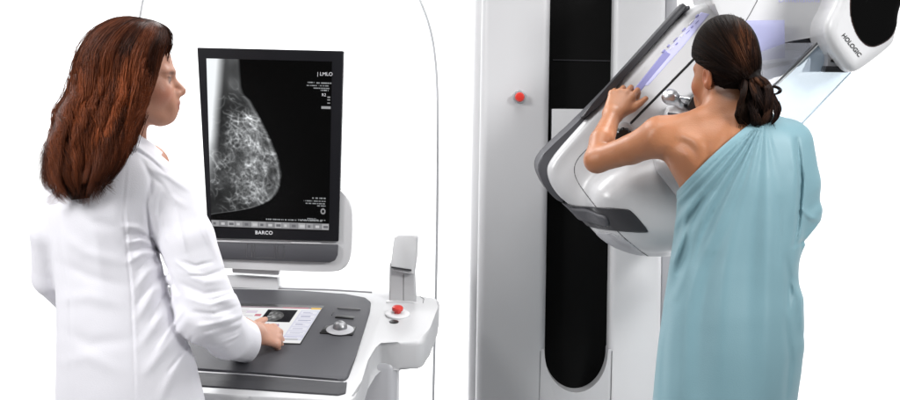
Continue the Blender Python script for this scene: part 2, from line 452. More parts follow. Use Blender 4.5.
    box('base_plate', (a[0]-.08, .04, .03), (b[0]+.08, .7, .12), M['white'], t, .03, 4)
    for sx in (a[0]-.03, b[0]+.03):
        for Y in (.12, .62): lathe('caster', (sx, Y, .0), (0, 0, 1), [(.02, .0), (.03, .006), (.03, .03), (.02, .04)], M['dark'], t, 20)
    # small parting line on the wing corner
    tube('seam', [on(420, 296.5)+nrm*.0005, on(424, 299)+nrm*.0005, on(423, 303)+nrm*.0005], .0008, M['seam'], t, 6)
console()

# ------------------------------------------------------------------ monitor
def monitor():
    tl, tr, br, bl = (197, 47.5), (343.5, 51), (338.5, 241.5), (208, 238)
    Y0, Y1 = .42, .50                    # top leans toward the viewer
    yy = lambda py: Y0+(py-47)/194*(Y1-Y0)
    w = lambda x, y, d=0: W(x, y, yy(y))+np.array([0, d, 0])
    t = thing('monitor', w(272, 272, .06), 'black portrait monitor showing a grey breast x-ray, standing on the console', 'monitor')
    fr = [w(*p) for p in (tl, tr, br, bl)]
    prism('bezel', fr, [p+np.array([0, .045, 0]) for p in fr], M['bezel'], t, .003, 3)
    # screen image
    q = [w(*p, -.0015) for p in ((206.5, 58.5), (332, 61.5), (328.8, 231), (211.5, 227))]
    nu, nv = 400, 540
    u, v = [a.ravel() for a in np.meshgrid(np.linspace(0, 1, nu), np.linspace(0, 1, nv), indexing='ij')]
    V = ((1-u)*(1-v))[:, None]*q[0]+(u*(1-v))[:, None]*q[1]+(u*v)[:, None]*q[2]+((1-u)*v)[:, None]*q[3]
    X = 206.5+u*125.5; Yp = 58+v*172
    ob = np.array([(58, 239), (85, 240.5), (93, 243), (99, 250), (112, 257), (123, 263), (141, 271.5), (157, 278), (173, 281.5), (184, 280), (193, 276.5), (200, 270), (206, 259), (210, 247), (213, 232), (215, 218), (217, 206), (222, 198)])
    yi = np.linspace(58, 222, 200); xi = np.interp(yi, ob[:, 0], ob[:, 1]); xi = np.convolve(np.pad(xi, 2, 'edge'), np.ones(5)/5, 'valid')
    xb = np.interp(Yp, yi, xi)
    dist = (xb-X)*.75
    ins = np.clip(dist/2.2+.3, 0, 1)
    cloud = vnoise(X/18, Yp/18, 7)*.5+vnoise(X/7, Yp/7, 8)*.3+vnoise(X/2.5, Yp/2.5, 9)*.2
    env = np.exp(-(((X-246)/32)**2+((Yp-160)/46)**2)**1.6)
    fib = np.zeros(len(X)); rg = np.random.default_rng(3); Q = np.stack([X, Yp], 1); nip = np.array([281., 172.])
    G2 = lambda a: a.reshape(nu, nv)
    def streak(pts, wd, am):
        lo, hi = pts.min(0)-4, pts.max(0)+4
        i0, i1 = np.clip(((np.array([lo[0], hi[0]])-206.5)/125.5*(nu-1)).astype(int), 0, nu-1); j0, j1 = np.clip(((np.array([lo[1], hi[1]])-58)/172*(nv-1)).astype(int), 0, nv-1)
        if i1 <= i0 or j1 <= j0: return
        q2 = np.stack([G2(X)[i0:i1, j0:j1].ravel(), G2(Yp)[i0:i1, j0:j1].ravel()], 1)
        G2(fib)[i0:i1, j0:j1] += (am*np.exp(-(pline2(q2, pts)/wd)**2)).reshape(i1-i0, j1-j0)
    for n in range(760):
        p = np.array([rg.normal(247, 19), rg.normal(160, 30)]); L = rg.uniform(4, 20)
        dr = nip-p; a = math.atan2(dr[1], dr[0])*.55+rg.normal(0, .75); pts = [p]; bend = rg.normal(0, .16)
        for k in range(7):
            a += bend+rg.normal(0, .28); p = p+np.array([math.cos(a), math.sin(a)])*L/7; pts.append(p)
        streak(np.array(pts), rg.uniform(.26, .62), rg.uniform(.05, .34)*(1.0 if L < 14 else .8))
    for n in range(46):      # brighter bands along the front of the gland
        y0 = rg.uniform(108, 200); x0 = np.interp(y0, yi, xi)-rg.uniform(5, 22); L = rg.uniform(8, 26); a = math.atan2(1, .45)+rg.normal(0, .35); p = np.array([x0, y0]); pts = [p]
        for k in range(7): a += rg.normal(0, .16); p = p+np.array([math.cos(a), math.sin(a)])*L/7; pts.append(p)
        streak(np.array(pts), rg.uniform(.35, .9), rg.uniform(.12, .42))
    kk = np.exp(-(np.arange(-7, 8)/2.6)**2); kk /= kk.sum(); fb = G2(fib).copy()
    fb = np.apply_along_axis(lambda v_: np.convolve(v_, kk, 'same'), 0, fb); fb = np.apply_along_axis(lambda v_: np.convolve(v_, kk, 'same'), 1, fb).ravel()
    patch = np.clip((vnoise(X/13, Yp/13, 41)*.6+vnoise(X/5.5, Yp/5.5, 42)*.4-.22)*2.3, .12, 1.35)
    fib = (.85*fb+.30*fib)*patch
    g = .022+.05*cloud+env*(.07*cloud+.45*np.clip(cloud-.48, 0, 1)+.05*vnoise(X*1.3, Yp*1.3, 17))+fib*(.25+1.1*np.clip(cloud, 0, 1)**1.2)*.95
    pect = np.clip((226-X-(Yp-58)*.10)/11, 0, 1)*np.clip((205-Yp)/70, 0, 1)
    up = np.clip((104-Yp)/25, 0, 1); g = g*(1-.4*up)+up*(.07+.10*vnoise(X/5, Yp/14, 12)**2)
    g = np.maximum(g, 0)+pect**1.3*1.0
    g += .10*np.exp(-((dist-2)/1.6)**2)*(Yp > 95)
    g = np.clip(np.clip(g, 0, 2)**1.28*1.12*ins, 0, 1)
    # black gap above the lower border on the left
    C = (g[:, None]*np.array([.95, .98, 1.0]))+.0015
    def rect(x0, y0, x1, y1, c): C[(X > x0) & (X < x1) & (Yp > y0) & (Yp < y1)] = c
    rect(200, 222.5, 340, 229.3, (.22, .22, .23))
    for i in range(15):
        x0 = 207+i*8.4; rect(x0, 223.2, x0+7.4, 228.6, ((.33, .33, .34), (.24, .24, .25), (.40, .40, .41))[(i*7) % 3])
        rect(x0+1.6, 224.6, x0+4.5+(i % 3), 227.4, (.55, .55, .56) if i % 2 else (.14, .14, .15))
    for (x0, y0, L) in ((299, 219.2, 29), (265, 219.9, 60), (309, 217.8, 9), (314, 196.6, 14.5), (305, 199.6, 23), (307, 202.2, 21), (319, 204.4, 9),
                        (308, 79.6, 7), (316, 79.9, 16), (307, 82.6, 22), (313, 85.2, 17), (321, 87.2, 8)):
        m = (X > x0) & (X < x0+L) & (np.abs(Yp-y0) < .55) & (vnoise(X*1.7, Yp*0+y0*3, 31) > .36); C[m] = (.30, .31, .32)
    for (x0, y0, L, H) in ((328, 93.4, 3, 1.1), (328, 96, 3, 1.1), (328, 99.2, 3, 1.1), (322, 103, 9.5, 2.8)):
        m = (X > x0) & (X < x0+L) & (Yp > y0) & (Yp < y0+H); C[m] = (.33, .33, .34)
    rr = np.sqrt(((X-325.5)/2.4)**2+((Yp-210)/2.8)**2); C[(rr < 1.1) & (rr > .55)] = (.28, .28, .29)
    F_ = np.array([[i*nv+j, (i+1)*nv+j, (i+1)*nv+j+1, i*nv+j+1] for i in range(nu-1) for j in range(nv-1)])
    scr = mesh_obj('screen', V, F_, M['screen'], t, False, C)
    xd = w(330, 75)-w(300, 74.3); ud = w(320, 60)-w(320, 90)
    text('screen_writing', '| LMLO', w(325, 74.2, -.0035), xd, ud, .0135, M['mark'], scr)
    text('screen_writing', 'R2', w(324, 95, -.0035), xd, ud, .011, M['mark'], scr)
    text('maker_badge', 'BARCO', w(264, 232.8, -.0012), xd, ud, .0135, M['badge'], t, True, spacing=1.1)
    # grey control bar below the bezel
    cb = [(207.5, 242), (338, 245), (337.6, 255), (335, 260.5), (330, 262.4), (300, 261.8), (206, 258.5)]
    f = [w(*p, -.001) for p in cb]; prism('control_bar', f, [p+np.array([0, .04, 0]) for p in f], M['grey'], t, .0025)
    for k, (a, b) in enumerate((((246.6, 243.6), (252, 257.2)), ((254.6, 243.8), (275, 257.6)), ((277.8, 244.2), (284, 258)))):
        o = [w(a[0], a[1], -.0016), w(b[0], a[1]+.4, -.0016), w(b[0], b[1]+.4, -.0016), w(a[0], b[1], -.0016)]
        o = [p.copy() for p in o]
        tube('button_outline', o+[o[0]], .0009, M['seam'], t, 6)
    # silver catches between bezel and bar
    for x0, x1 in ((216, 240), (291, 321)):
        f = [w(x0, 240.3+(x0-216)*.022, -.002), w(x1, 240.3+(x1-216)*.022, -.002), w(x1, 241.3+(x1-216)*.022, -.002), w(x0, 241.3+(x0-216)*.022, -.002)]
        prism('trim_strip', f, [p+np.array([0, .003, 0]) for p in f], M['shell'], t, 0)
    # pale tray shell that carries the display
    sh = chaikin([(330, 180), (342, 193), (351.5, 203), (352, 235), (350.5, 258), (346, 268), (336, 272.8), (300, 272), (240, 269.5), (212, 268), (210, 200), (218, 180)], 2)
    f = [w(x, y, .012) for x, y in sh]; prism('back_shell', f, [p+np.array([0, .06, 0]) for p in f], M['shell'], t, .006, 3)
    # stand: neck and foot on the desk
    slab('stand_neck', [(232, 258), (279, 262), (279, 275.5), (232, 273)], .545, .05, M['white'], t, .004)
    slab('stand_foot', [(222, 274), (278, 277.5), (279, 290.5), (222, 287)], .575, .06, M['shell'], t, .005)
monitor()

# ------------------------------------------------------------------ barcode scanner in its cradle
def scanner():
    Y = .50
    t = thing('barcode_scanner', W(402, 303, Y+.02), 'pale grey handheld scanner upright in its cradle on the console wing', 'scanner')
    st = chaikin([(389.5, 262), (414.5, 264), (416.5, 303.5), (389, 302)], 0)
    slab('cradle', st, Y, .06, M['shell'], t, .006, 3)
    f = [W(394, 236.5, Y+.01), W(398, 234.5, Y+.01), W(414, 234.8, Y+.01), W(417.5, 237.5, Y+.01), W(416.5, 258, Y-.01), W(414, 275, Y-.025), W(390.5, 270, Y-.025), W(391, 262, Y-.02)]
    b = [p+np.array([.002, .065+.0*i, .0]) for i, p in enumerate(f)]
    prism('scanner_head', f, b, M['shell'], t, .006, 3)
    g = [W(391.3, 266.6, Y-.030), W(411.5, 269.6, Y-.030), W(411.4, 271.2, Y-.030), W(391.2, 268.0, Y-.030)]
    prism('trigger_gap', g, [p+np.array([0, .01, 0]) for p in g], M['dark'], t, .0005)
    tube('seam', [W(403.5, 274, Y-.0005), W(403.5, 302.5, Y-.0005)], .0007, M['seam'], t, 6)
    f = chaikin([(386, 300), (418, 302), (420, 306), (386, 305)], 1)
    slab('cradle_foot', f, Y-.012, .09, M['white'], t, .003)
scanner()

# ------------------------------------------------------------------ mammography machine
def machine():
    YC = .62
    t = thing('mammography_machine', (W(570, 300, YC)[0], .9, 0), 'tall white mammography machine with its arm tilted, the patient leaning on it', 'medical scanner')
    x = lambda px: W(px, 200, YC)[0]
    # column
    sd = box('column_housing', (x(471.5), YC+.10, 0), (x(671), YC+.5, 2.25), M['shell'], t, .03, 5)
    box('column_panel', (x(479), YC, .05), (x(547.5), YC+.25, 2.22), M['column'], t, .022, 5)
    box('column_panel', (x(611), YC, .05), (x(663), YC+.25, 2.22), M['white'], t, .018, 5)  # lighter material than the left panel paints in its stronger light
    box('column_trim', (x(663.6), YC+.03, .02), (x(676), YC+.3, 2.2), M['midg'], t, .006)
    box('slot_cover', (x(545), YC+.07, .05), (x(614), YC+.12, 2.2), M['slot'], t, .002)
    sill = [(544.5, 349)]+[(576.2-31.6*math.cos(a), 352+40.5*math.sin(a)) for a in np.linspace(0.02, math.pi-.02, 28)]+[(607.9, 349), (612.5, 349), (610, 640), (536, 640), (540, 349)]
    f = [W(a, b, YC+.003) for a, b in sill]
    for p in f: p[2] = max(p[2], .06)
    prism('slot_sill', f, [p+np.array([0, .08, 0]) for p in f], M['column'], t, .0025, 2)
    slab('carriage_plate', [(552, 109), (611.5, 109.5), (610.5, 182), (550.8, 182)], YC+.012, .05, M['column'], t, .003)
    for a, b in (((612, 351), (609, 470)), ((540.5, 351), (537, 470))):
        tube('seam', [W(*a, YC-.0005+.002), W(*b, YC+.0015)], .0008, M['seam'], t, 6)
    tube('seam', [W(553, 60, YC+.069), W(611, 61, YC+.069)], .0015, M['dark'], t, 6)
    eb = lathe('emergency_button', W(519.5, 97, YC), (0, -1, 0), [(.0185, -.002), (.0185, .004), (.016, .008), (.010, .009)], M['silver'], t)
    lathe('red_cap', W(519.5, 97, YC), (0, -1, 0), [(.008, .008), (.0085, .014), (.0135, .0145), (.0135, .021), (.011, .025), (.004, .0265)], M['red'], eb)
    # ---------------- tilted arm
    face = chaikin([(690, 6), (716, 1), (732, 10), (748, 42), (744, 120), (722, 200), (692, 246), (674, 254), (644, 254), (610, 244), (592, 228), (572, 207), (556, 194), (547, 176), (549, 161), (582, 124), (640, 60)], 2)
    bulge = chaikin([(606, 176), (640, 158), (690, 150), (722, 190), (712, 252), (676, 255), (646, 255), (618, 244), (598, 220), (590, 195)], 2)
    recep = chaikin([(652, 163), (668, 150), (705, 150), (705, 222), (690, 212), (674, 192)], 1)
    def body(P):
        d = extr(P, face, .27, .52, .022)
        d = smin(d, extr(P, bulge, .17, .5, .07), .05)
        return d
    lo, hi = W(530, 262, .16)-.03, W(770, -8, .55)+.03; lo[1], hi[1] = .1, .6
    sdf_obj('arm_body', body, lo, hi, .004, M['arm'], t)
    def rec(P): return extr(P, recep, .13, .3, .03)
    l2, h2 = W(640, 235, .1)-.04, W(720, 140, .1)+.04; l2[1], h2[1] = .08, .34
    sdf_obj('image_receptor', rec, l2, h2, .004, M['arm'], t)
    # dark spine behind the face on the upper left
    spine = chaikin([(688, 3), (692, 9), (640, 66), (586, 126), (556, 160), (556, 186), (566, 204), (556, 200), (545, 188), (537.5, 172), (538, 162), (546, 151), (579, 121), (621, 78)], 1)
    slab('arm_spine', spine, .30, .2, M['grey'], t, .008, 3)
    rail = [(683, 2.5), (688, 7), (640, 60), (598, 107), (586, 117), (580, 118), (592, 104), (616, 77)]
    slab('arm_rail', rail, .262, .06, M['dark'], t, .004, 3)
    # decals that follow the surface
    def decal(name, poly, off, m, h=.002, line=None, parent=t, sdf=body, dy=(.1, .36)):
        poly = np.asarray(poly, float)
        def fn(P):
            q, s = PR(P)
            d2 = (pline2(q, poly)-line)/s if line else poly2(q, poly)/s
            m = d2 < .03; o = d2.astype(np.float32)
            if m.any(): o[m] = smax(sdf(P[m])-off, d2[m], .0015)
            return o
        a = np.array([W(px, py, yy) for px, py in poly for yy in dy]); l, hh = a.min(0)-.012, a.max(0)+.012
        l[1], hh[1] = dy
        V, Q = mesh_sdf(fn, l, hh, h, mar=2.0)
        return mesh_obj(name, V, Q, m, parent)
    decal('grip_recess', chaikin([(559, 203), (578, 206), (626, 208.5), (632, 211), (649, 231), (646, 233), (618, 231.5), (590, 227.5), (566, 219), (557, 211)], 1), .0035, M['dark'], .0025, dy=(.1, .46))
    decal('underside_shade', chaikin([(592, 230), (618, 234), (636, 246), (647, 257), (625, 254), (606, 246)], 1), .0012, M['midg'], .0025, dy=(.1, .46))  # grey decal paints the shading on the arm's underside
    decal('seam', chaikin([(588, 148), (578, 158), (573.5, 168), (576, 180), (588, 197), (606, 219), (624, 238), (640, 251), (648, 256)], 2, False), .0012, M['seam'], .002, line=.55)
    sdf_obj('grip_bar', lambda P: smax(cap(P, W(563, 209.5, .33), W(604, 221, .20), .020, .018), body(P)-.010, .006), W(550, 240, .15)-.03, W(620, 195, .4)+np.array([.03, .02, .03]), .003, M['grey'], t)
    ls = decal('control_strip', [(619, 106), (633, 90), (665, 50), (672, 54), (641, 91), (628, 108)], .0012, M['lavd'], .002)
    decal('control_strip', [(636, 86), (676, 40), (701, 12), (710, 14), (684, 46), (648, 86)], .0010, M['lav'], .002)
    dirv = np.array([.687, -.727]); prp = np.array([.727, .687])
    for k, (t0, n_, L_) in enumerate(((0, -2.4, 3.6), (6, 1.6, 5), (7, -2.2, 2), (13, 2.2, 2.4), (13.5, -1.6, 5.5), (21, 0.4, 3), (25.5, -2.4, 4), (26, 2.2, 5), (33, 1.8, 2), (33.5, -1.8, 6), (38, 2.0, 4.5), (42.5, -2.0, 3))):
        a = np.array([664., 54.])+dirv*t0*1.15+prp*n_
        decal('key_symbol', [a, a+dirv*L_], .0022, M['lavd'] if k % 4 != 1 else M['white'], .0015, line=(.75, .5, .95)[k % 3])
    decal('paddle_slot', [(631, 123), (696, 57)], .0015, M['black'], .002, line=1.35)
    # silver locking knob, its block and the black paddle clamp
    k = W(671, 97, .2)
    kn = sdf_obj('lock_knob', lambda P: smin(ell(P, W(670.5, 97, .20), (.0235, .019, .021)), chain(P, [W(673, 99, .2), W(681, 105, .212), W(687, 108, .25)], [.012, .0085, .012], .01), .010), k-.07, k+.09, .0025, M['silver'], t)
    tube('lock_lever', [W(676, 97, .2), W(686, 98, .205), W(697, 100.5, .22), W(704, 104, .23)], [.006, .0045, .0045, .006], M['silver'], kn)
    slab('clamp_block', chaikin([(664, 108), (682, 104), (694, 106), (704, 116), (700, 135), (668, 135)], 1), .225, .05, M['white'], t, .006, 3)
    slab('clamp_block', [(668, 112.5), (683, 114), (684, 117), (668, 116)], .222, .02, M['grey'], t, .001)
    slab('paddle_clamp', chaikin([(686, 104), (694, 96), (702, 88), (714, 90), (720, 112), (700, 116), (690, 112)], 1), .20, .06, M['black'], t, .006, 3)
    # black knurled wheel in its round boss
    c = W(622.5, 136.5, .262)
    lathe('wheel_boss', c, (0, -1, 0), [(.038, -.02), (.038, .008), (.034, .014), (.026, .015)], M['white'], t)
    bm = bmesh.new(); n = 72; R = []
    for h, rr in ((.0, .0245), (.018, .0245), (.024, .020), (.0245, .009)):
        R.append([bm.verts.new(Vector(c+np.array([(rr-(.0022 if (i//3) % 2 else 0)*(rr > .015))*math.cos(i*2*math.pi/n), -.012-h, (rr-(.0022 if (i//3) % 2 else 0)*(rr > .015))*math.sin(i*2*math.pi/n)]))) for i in range(n)])
    for a, b in zip(R, R[1:]):
        for i in range(n): bm.faces.new([a[i], a[(i+1) % n], b[(i+1) % n], b[i]])
    bm.faces.new(R[-1]); bm_obj('hand_wheel', bm, M['black'], t)
    # ---------------- tube arm, tube head
    tarm = chaikin([(700, -70), (890, -70), (866, -4), (840, 30), (822, 37.5), (783, 37.5), (762, 52), (738, 50), (728, 20), (706, 0)], 1)
    slab('tube_arm', tarm, .20, .3, M['white'], t, .008, 3)
    tube('seam', [W(757.5, -6, .2), W(757, 1, .2), W(750, 14, .2), W(744, 24, .2)], .0011, M['seam'], t, 6)
    slab('tube_arm_underside', [(744, 40), (783, 34), (822, 36), (824, 44), (800, 66), (790, 70), (770, 80), (744, 82)], .26, .16, M['white'], t, .004)
    slab('collimator_bar', [(785, 37.5), (819, 37.8), (813, 42.5), (786, 42)], .215, .04, M['dark'], t, .002)
    hd = chaikin([(825, 22), (838, 0), (852, -60), (960, -75), (912, -12), (899, 8), (898, 38), (892, 47), (862, 70), (852, 73), (844, 66), (826, 40)], 2)
    def head(P): return extr(P, hd, .02, .36, .03)
    l3, h3 = W(815, 80, 0)-.05, W(965, -80, 0)+.05; l3[1], h3[1] = -.02, .4
    th = sdf_obj('tube_head', head, l3, h3, .004, M['white'], t)
    win = chaikin([(853, -30), (849, 2), (850.5, 20), (857, 37), (866, 46.5), (876, 48), (892, 38.5), (898, 25), (906, 0), (940, -40)], 2)
    decal('window_rim', win, .0018, mat('rim', (.05, .02, .015, 1), .3), .003, parent=th, sdf=head, dy=(-.02, .2))
    wc = win.mean(0); decal('tube_window', wc+(win-wc)*.975, .004, M['gloss'], .003, parent=th, sdf=head, dy=(-.02, .2))
    a, b = W(844.5, 36.5, .02), W(858.5, 54, .02); xd = b-a; ud = np.array([-xd[2], 0, xd[0]])
    text('maker_name', 'HOLOGIC', (a+b)/2+np.array([0, -.0006, 0]), xd, ud, .0150, M['logo'], th, True)
    a, b = W(780, 0, .199), W(818, 0, .199)
    text('model_name', 'Dimensions', (W(799, -.3, .1995)), b-a, (0, 0, 1), .0215, M['lav'], t, spacing=1.05)
    slab('collimator', [(822, 38.5), (831, 46), (849, 71), (826, 71.5), (829, 60), (828, 52)], .10, .2, M['midg'], t, .003)
    slab('collimator_bar', [(826, 66), (846, 66.5), (849, 72.5), (825, 72)], .095, .05, M['dark'], t, .002)
    for (a, b) in ((831, 60), (838, 66)): slab('collimator_latch', [(a, b), (a+3.5, b-2), (a+4.5, b+2.5), (a, b+2)], .094, .01, M['black'], t, .0006)
    # clear face shield in two panels
    fs = thing_child = t
    sp = slab('face_shield', [(822.5, 38.5), (851.5, 72), (798, 128), (764, 94)], .15, .004, M['shieldg'], t, 0)
    tube('shield_edge', [W(822, 38.5, .149), W(790, 70, .149), (W(764, 95, .149))], .0028, M['seam'], sp, 8)
    tube('shield_edge', [W(820.5, 42.5, .146), W(790, 73, .146), (W(766, 96, .146))], .0016, M['white'], sp, 8)
    tube('shield_edge', [W(851, 72.5, .15), W(798, 128, .15)], .0022, M['blueedge'], sp, 8)
    slab('paddle_rail', [(758, 55), (786, 50), (806, 52), (800, 58), (780, 62), (756, 66)], .235, .02, M['shell'], t, .003)
    slab('paddle_rail', [(764, 70), (790, 64), (796, 66), (782, 76), (764, 80)], .235, .02, M['midg'], t, .003)
    slab('shield_panel', [(746, 20.5), (784.5, 20), (785, 58), (748, 62)], .17, .004, M['lavglass'], t, 0)
    slab('shield_panel', [(744, 58), (786, 43), (814, 43), (768, 90), (744, 88)], .165, .004, M['smoke'], t, 0)
    slab('shield_panel', [(815, 45), (822, 40), (829, 52), (831, 62), (828, 72), (802, 72)], .155, .004, M['smoke'], t, 0)
machine()

# ------------------------------------------------------------------ people
def frame(f, up=(0, 0, 1)):
    f = np.array(f, float); f /= np.linalg.norm(f); s = np.cross(f, up); s /= np.linalg.norm(s); u = np.cross(s, f)
    return np.stack([f, s, u], 1).astype(np.float32)          # columns: forward, right side, up
def head_sdf(P, C, R, k=1.0):
    q = ((P-np.asarray(C, np.float32))@R)/k
    A = q.copy(); A[:, 1] = np.abs(A[:, 1])
    d = ell(q, (-.012, 0, .035), (.096, .075, .088))
    d = smin(d, ell(q, (.030, 0, -.022), (.060, .056, .078)), .03)
    d = smin(d, ell(q, (.071, 0, -.089), (.022, .025, .017)), .026)
    d = smin(d, cap(A, (-.005, .050, -.050), (.058, .018, -.088), .018, .015), .03)
    d = smin(d, ell(A, (.056, .036, -.030), (.026, .026, .026)), .025)
    d = smin(d, cap(A, (.083, .008, .019), (.066, .045, .020), .009, .008), .014)
    d = smax(d, -ell(A, (.092, .033, .002), (.016, .017, .012)), .014)
    d = smin(d, ell(A, (.070, .032, .002), (.0125, .0135, .0115)), .004)
    d = smin(d, cap(A, (.079, .020, .006), (.066, .046, .007), .0035, .003), .006)
    d = smin(d, cap(q, (.083, 0, .006), (.1085, 0, -.023), .0072, .0105), .010)
    d = smin(d, ell(q, (.108, 0, -.027), (.011, .010, .009)), .006)
    d = smin(d, ell(A, (.097, .012, -.031), (.011, .008, .008)), .006)
    d = smin(d, ell(q, (.086, 0, -.060), (.019, .032, .032)), .018)
    d = smin(d, ell(q, (.1000, 0, -.0535), (.0075, .020, .0055)), .006)
    d = smin(d, ell(q, (.098, 0, -.0650), (.0080, .018, .0065)), .005)
    d = smax(d, -cap(A, (.112, 0, -.0592), (.088, .026, -.0600), .0013, .0009), .004)
    e = q.copy(); e[:, 1] = np.abs(e[:, 1])
    ear = ell(e, (-.012, .076, -.006), (.018, .009, .031))
    ear = smax(ear, -ell(e, (-.008, .086, -.002), (.010, .009, .018)), .006)
    d = smin(d, ear, .008)
    return d*k
def face_cols(V, C, R, base, lip, k=1.0):
    q = ((V-C)@R)/k; a = np.abs(q[:, 1]); col = np.ones((len(V), 3))*base
    m = lambda c, r: np.exp(-(((q[:, 0]-c[0])/r[0])**2+((a-c[1])/r[1])**2+((q[:, 2]-c[2])/r[2])**2)**2)
    def mixin(w, c):
        nonlocal col; w = np.clip(w, 0, 1)[:, None]; col = col*(1-w)+np.array(c)*w
    mixin(.45*m((.060, .045, -.035), (.03, .03, .025)), base*np.array([1.0, .62, .55]))
    mixin(.9*m((.103, .0, -.059), (.016, .024, .0125)), lip)
    mixin(.55*m((.076, .030, .0175), (.024, .024, .0046)), (.02, .01, .007))
    mixin(.85*m((.081, .035, -.0005), (.013, .015, .0060)), (.36, .30, .28))
    mixin(.97*m((.0845, .030, .0000), (.0055, .010, .0058)), (.018, .010, .006))
    mixin(.92*m((.080, .034, .0066), (.015, .019, .0030)), (.012, .008, .006))
    mixin(.5*m((.080, .035, -.0068), (.013, .016, .0020)), (.10, .05, .04))
    mixin(.35*m((.085, .033, .010), (.016, .02, .012)), base*.45)
    mixin(.8*m((.106, .009, -.038), (.006, .005, .003)), base*.2)
    mixin(.45*m((-.012, .078, -.004), (.03, .02, .035)), base*np.array([1, .55, .45]))
    return col
def hand(P, wrist, d, n, tdir, curls, k=1.0, thumb=(.55, .8, -.25), tl=1.0):
    d = np.array(d, float); d /= np.linalg.norm(d); n = np.array(n, float); n -= d*(n@d); n /= np.linalg.norm(n)
    t = np.cross(d, n); t = t if t@np.array(tdir) > 0 else -t
    w = np.array(wrist); L = [.93, 1.0, .95, .76]; res = None
    mc = None
    for i in range(4):
        lat = (.030-.0195*i)*k
        b = w+d*(.083-.004*abs(i-1)-(.006 if i == 3 else 0))*k+t*lat+n*(.004-.003*abs(i-1.4))*k
        c = cap(P, w+t*lat*.55, b, .0150*k, .0105*k); mc = c if mc is None else smin(mc, c, .016*k)
        p = b; ang = 0; pts = [b]; rs = [.0098*k]
        for j, (ln, r) in enumerate(((.043, .0086), (.027, .0078), (.021, .0064))):
            ang += curls[i][j]; dr = d*math.cos(ang)-n*math.sin(ang)+t*(.10-.07*i)*math.cos(ang)
            dr /= np.linalg.norm(dr)
            p = p+dr*ln*L[i]*k; pts.append(p); rs.append(r*k)
        f = chain(P, pts, rs, .003*k); res = f if res is None else np.minimum(res, f)
    out = smin(mc, res, .009*k)
    b = w+d*.022*k+t*.022*k-n*.008*k; th = d*thumb[0]+t*thumb[1]+n*thumb[2]; th /= np.linalg.norm(th)
    b2 = b+th*.040*k*tl; th2 = th*.8+d*.5; th2 /= np.linalg.norm(th2)
    b3 = b2+th2*.032*k*tl; b4 = b3+(th2+d*.1)*.022*k*tl
    return smin(out, chain(P, [b, b2, b3, b4], [.0155*k, .0118*k, .0098*k, .0075*k], .005*k), .014*k)
def strands(name, paths, rads, cols, m, parent, sides=3):
    P = np.asarray(paths, np.float32); N, T, _ = P.shape
    tg = np.gradient(P, axis=1); tg /= np.linalg.norm(tg, axis=2, keepdims=True)+1e-9
    n1 = np.cross(tg, np.array([.2, 1, .15])); n1 /= np.linalg.norm(n1, axis=2, keepdims=True)+1e-9; n2 = np.cross(tg, n1)
    a = np.arange(sides)*2*math.pi/sides+.4
    V = P[:, :, None]+np.asarray(rads)[:, :, None, None]*(np.cos(a)[None, None, :, None]*n1[:, :, None]+np.sin(a)[None, None, :, None]*n2[:, :, None])
    base = (np.arange(N)[:, None, None]*T+np.arange(T-1)[None, :, None])*sides; j = np.arange(sides)[None, None, :]; j2 = (j+1) % sides
    Fq = np.stack([base+j, base+j2, base+sides+j2, base+sides+j], -1).reshape(-1, 4)
    C = np.repeat(np.asarray(cols).reshape(N*T, 3), sides, 0)
    return mesh_obj(name, V.reshape(-1, 3), Fq, m, parent, True, C)
def spline(pts, n):
    P = np.asarray(pts, float); t = np.linspace(0, len(P)-1, n); i = np.clip(t.astype(int), 0, len(P)-2); f = (t-i)[:, None]
    g = lambda k: P[np.clip(k, 0, len(P)-1)]
    p0, p1, p2, p3 = g(i-1), g(i), g(i+1), g(i+2)
    return .5*(2*p1+(p2-p0)*f+(2*p0-5*p1+4*p2-p3)*f**2+(3*p1-p0-3*p2+p3)*f**3)
def wrinkles(P, d, items, Yside):
    """items: (polyline px, width px, amp mm); only on the side facing -Y"""
    q, s = PR(P); front = np.clip((Yside-P[:, 1])/.03+.5, 0, 1)
    for pts, w, a in items:
        pts = np.asarray(pts, float)
        lo, hi = pts.min(0)-3*w, pts.max(0)+3*w
        m = ((q > lo) & (q < hi)).all(1) & (front > 0)
        if not m.any(): continue
        qq = q[m]; dist = pline2(qq, pts)
        e0, e1 = pts[0], pts[-1]; L = np.linalg.norm(e1-e0); tt = np.clip((qq-e0)@(e1-e0)/(L*L), 0, 1)
        taper = np.sin(np.pi*np.clip(tt*.9+.05, 0, 1))**.6
        d[m] -= a*.001*np.exp(-(dist/w)**2)*taper*front[m]
    return d

